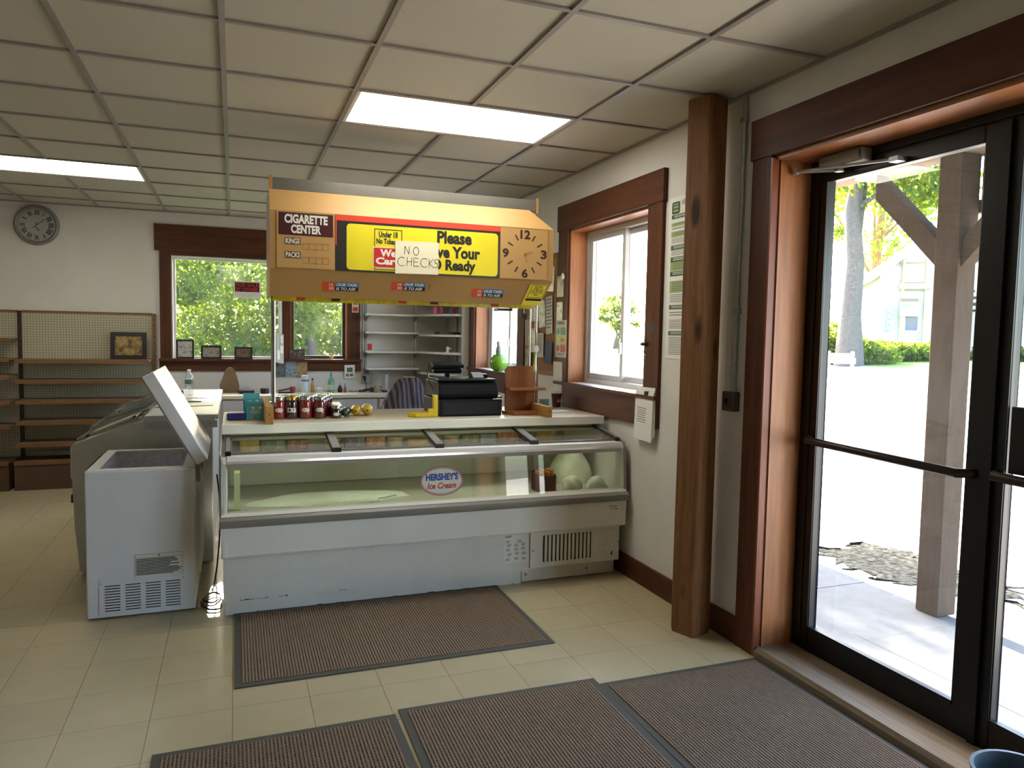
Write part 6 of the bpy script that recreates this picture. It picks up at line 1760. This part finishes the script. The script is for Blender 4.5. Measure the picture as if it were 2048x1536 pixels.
for k, (x, y, w, h, lb) in enumerate(((1.2, 19.6, 1.0, 2.6, 'tall dark shrub filling the gap between the back trees'), (2.9, 18.6, 1.0, 2.4, 'tall dark shrub right of the casement window trees'), (-.4, 19.4, 1.0, 2.2, 'tall dark shrub behind the big back window'), (2.0, 21.0, 1.1, 3.0, 'tallest dark shrub behind the casement window'), (4.4, 18.0, .9, 1.8, 'tall dark shrub at the corner of the yard'))):
    z0 = gz(x, y) - .05
    t = thing('shrub', lb, 'shrub', (x, y, z0), 'tall shrubs behind the shop')
    V, nn = leaves([(x, y, z0 + h * .3), (x + .3, y, z0 + h * .55), (x - .3, y + .2, z0 + h * .75), (x, y - .2, z0 + h * .5)], [(w, w * .8, h * .36)] * 4, [650] * 4, .065, 70 + k)
    foliage('foliage', V, nn, M_LEAF, t)
    MB().tube([(x, y, z0), (x, y, z0 + h * .6)], .05, 6).build('stem', M_BARK, t)

# ---------------------------------------------------------------- across the road
def fp(px, py, depth): return far(px, py, depth)
q = fp(1700, 690, 26)
tree(q.x, q.y, 13, 8, 5.0, 15000, .13, 'huge grey trunked maple tree across the road', 21, .42, M_LEAF, pm('bark_pale', (74, 70, 66), .95, var=.25, scale=10, bump=.6, bscale=20), low=6.0)
q = fp(1746, 690, 42)
tree(q.x, q.y, 15, 9, 4.4, 9000, .13, 'brown trunked tree rising behind the white house', 22, .38, M_LEAF2, M_BARK2, low=5.2)
q = fp(1232, 690, 46)
tree(q.x, q.y, 3.4, 2.6, 1.5, 1500, .12, 'lone tree far across the lot outside the near side window', 23, .2, low=1.2)
for k, (px, dep, w, h, mt, lb) in enumerate(((1665, 27, .9, 1.7, M_LEAF2, 'bright green bush beside the white planter'), (1725, 26.5, 1.1, 1.0, M_LEAF2, 'green bush at the foot of the huge maple'), (1762, 27.5, .9, .8, M_LEAF, 'dark green bush in front of the meter box'), (1820, 27, 1.2, .75, M_LEAF2, 'tall dry grass clump under the sign board'), (1858, 27.5, 1.0, .7, M_LEAF, 'green bush in front of the house wall by the porch post'), (2020, 27, 1.6, .6, M_LEAF, 'green bush beyond the second door leaf'))):
    q = fp(px, 700, dep); z0 = gz(q.x, q.y) - .05
    t = thing('shrub', lb, 'shrub', (q.x, q.y, z0), 'shrubs by the white house')
    V, nn = leaves([(q.x, q.y, z0 + h * .45), (q.x + w * .4, q.y - w * .4, z0 + h * .4), (q.x - w * .4, q.y + w * .4, z0 + h * .4)], [(w * .6, w * .6, h * .55)] * 3, [420] * 3, .11, 50 + k, False)
    foliage('foliage', V, nn, mt, t)
    MB().tube([(q.x, q.y, z0), (q.x, q.y, z0 + h * .5)], .05, 6).build('stem', M_BARK, t)
# white planter stand
q = fp(1680, 700, 22.0); z0 = gz(q.x, q.y)
vr = Vector((math.cos(math.radians(-45)), math.sin(math.radians(-45)), 0)); vb = Vector((.707, .707, 0))
pl = thing('planter_stand', 'white wooden planter stand on the lawn across the road', 'planter', (q.x, q.y, z0))
for s in (-.36, .30):
    for b in (0, .4):
        MB().obox(q * 1 + vr * s + vb * b + Vector((0, 0, z0 - q.z)), vr * .1, vb * .1, (0, 0, .78)).build('leg', M_WHITE2, pl)
MB().obox(Vector((q.x, q.y, z0 + .42)) + vr * -.40 - vb * .02, vr * .84, vb * .55, (0, 0, .16)).build('tray', M_WHITE2, pl)
MB().obox(Vector((q.x, q.y, z0 + .582)) + vr * -.24 + vb * .02, vr * .52, vb * .4, (0, 0, .14)).build('flower_box', pm('terracotta', (150, 110, 96), .8, var=.3, scale=9), pl)
# white clapboard house
H0 = fp(1753, 690, 30.0); hz = gz(H0.x, H0.y) - .1
hr = Vector((math.cos(-YAW - .30), math.sin(-YAW - .30), 0)); hb = Vector((-hr.y, hr.x, 0))
house = thing('house', 'white clapboard house with a gable roof across the road', 'house', (H0.x, H0.y, hz))
HW, HE, HP, HD = 9.6, 3.45, 7.2, 9.0
base = Vector((H0.x, H0.y, hz))
M_SID = pm('white_siding', (176, 177, 174), .8, spec=.1)
m = MB(); z = 0.0; step = .14
while z < HP - .05:
    if z < HE: a, b = 0, HW
    else:
        f = (z - HE) / (HP - HE) * HW / 2; a, b = f, HW - f
    if b - a > .2:
        m.obox(base + hr * a + Vector((0, 0, z)) - hb * .02, hr * (b - a), hb * .03, Vector((0, 0, step)) + hb * .018)
    z += step
m.build('siding', M_SID, house, kind='stuff')
gp = [(0, 0), (HW, 0), (HW, HE), (HW / 2, HP), (0, HE)]
n = len(gp)
vs = [base + hr * a + Vector((0, 0, b)) + hb * .03 for a, b in gp] + [base + hr * a + Vector((0, 0, b)) + hb * HD for a, b in gp]
MB().add(vs, [tuple(range(n)), tuple(range(n, 2 * n))[::-1]] + [(i, (i + 1) % n, n + (i + 1) % n, n + i) for i in range(n)]).build('walls', M_SID, house)
for s in (0, 1):
    e0 = base + hr * (HW * s + (.35 if s else -.35)) + Vector((0, 0, HE - .29)) - hb * .35
    pk = base + hr * (HW / 2) + Vector((0, 0, HP + .02)) - hb * .35
    MB().obox(e0, pk - e0, hb * (HD + .6), (0, 0, .14)).build('roof_slope', pm('roof_grey', (110, 108, 104), .9, spec=.1), house)
    MB().obox(e0 - hb * .03, pk - e0, hb * .03, (0, 0, .2)).build('fascia', M_WHITE2, house)
def hwin(a, b, w, h, dark=(70, 84, 104)):
    o = base + hr * a + Vector((0, 0, b)) - hb * .06
    f = MB()
    for a0, a1, b0, b1 in ((0, w, 0, .08), (0, w, h - .08, h), (0, .08, .08, h - .08), (w - .08, w, .08, h - .08)):
        f.obox(o + hr * a0 + Vector((0, 0, b0)), hr * (a1 - a0), hb * .06, (0, 0, b1 - b0))
    fo = f.build('window', M_WHITE2, house)
    MB().obox(o + hr * .08 + Vector((0, 0, .08)) + hb * .03, hr * (w - .16), hb * .01, (0, 0, h - .16)).build('window_pane', pm('far_pane', dark, .1), fo)
def hpix(px, py):
    d = fwd + rgt2 * ((px - 1024) / F_PX) - upv2 * ((py - 768) / F_PX)
    o_ = Vector((0, 0, CZ)); tt = (base - o_).dot(hb) / d.dot(hb)
    q = o_ + d * tt - base
    return q.dot(hr), q.z
a, b = hpix(1935, 530); a2, b2 = hpix(1970, 470)
hwin(a, b, (a2 - a) * 1.3, b2 - b)
a, b = hpix(1805, 650); a2, b2 = hpix(1840, 632)
hwin(a, b - .3, (a2 - a), b2 - b + .8, (150, 150, 146))
# timber entry frame with a hanging sign board and steps
ef = thing('entry_frame', 'tan timber entry frame in front of the white house', 'frame', (base.x, base.y, hz))
M_TANW = pm('tan_timber', (172, 150, 116), .8)
def hbox(name, mat, parent, p0, p1, out0, out1):
    (a0, b0), (a1, b1) = hpix(*p0), hpix(*p1)
    o = base + hr * min(a0, a1) + Vector((0, 0, min(b0, b1))) - hb * out1
    return MB().obox(o, hr * abs(a1 - a0), hb * (out1 - out0), (0, 0, abs(b1 - b0))).build(name, mat, parent)
hbox('upright', M_TANW, ef, (1800, 700), (1804, 520), .1, .25)
hbox('upright', M_TANW, ef, (1842, 700), (1850, 520), .1, .25)
hbox('lintel', M_TANW, ef, (1796, 579), (1862, 567), .1, .3)
hbox('top_bar', M_TANW, ef, (1800, 526), (1850, 522), .1, .2)
hbox('lower_bar', M_TANW, ef, (1800, 566), (1850, 561), .1, .2)
sb = thing('sign_board', 'pale hanging sign board on the timber entry frame', 'sign', (base.x, base.y, hz + 1.0))
hbox('board', pm('sign_cream', (176, 170, 146), .7), sb, (1796, 633), (1836, 600), .26, .3)
hbox('header_strip', pm('sign_brown', (110, 100, 80), .7), sb, (1798, 604), (1834, 598), .301, .31)
for k, (y0, w) in enumerate(((609, 20), (613, 16), (619, 14))): hbox('print_line', M_INK2, sb, (1800, y0 + 1.6), (1800 + w, y0), .301, .305)
mb_ = thing('meter_box', 'blue-grey electric meter panel with four round meters on the house', 'meter box', (base.x, base.y, hz + .4))
hbox('panel', pm('meter_blue', (140, 156, 176), .6), mb_, (1764, 662), (1784, 612), .02, .12)
for k in range(4): hbox('meter', M_GREY, mb_, (1772, 626 + 11 * k), (1780, 619 + 11 * k), .121, .2)
stp = thing('outdoor_stairs', 'weathered wooden stairs climbing the front of the white house', 'stairs', (base.x, base.y, hz))
for k in range(8):
    hbox('step', M_PTIM, stp, (1912 + 9 * k, 588 + 12 * k), (1932 + 9 * k, 584 + 12 * k), .2, 1.2)
hbox('stair_post', M_PTIM, stp, (1938, 706), (1945, 560), 1.21, 1.33)
ob('blue_tub', tuple(base + hr * 7.2 - hb * 1.6), tuple(hr * 1.3), tuple(hb * .5), (0, 0, .25), pm('tub_blue', (60, 120, 150), .5), 'low blue tub on the ground by the house wall', 'tub', .05)
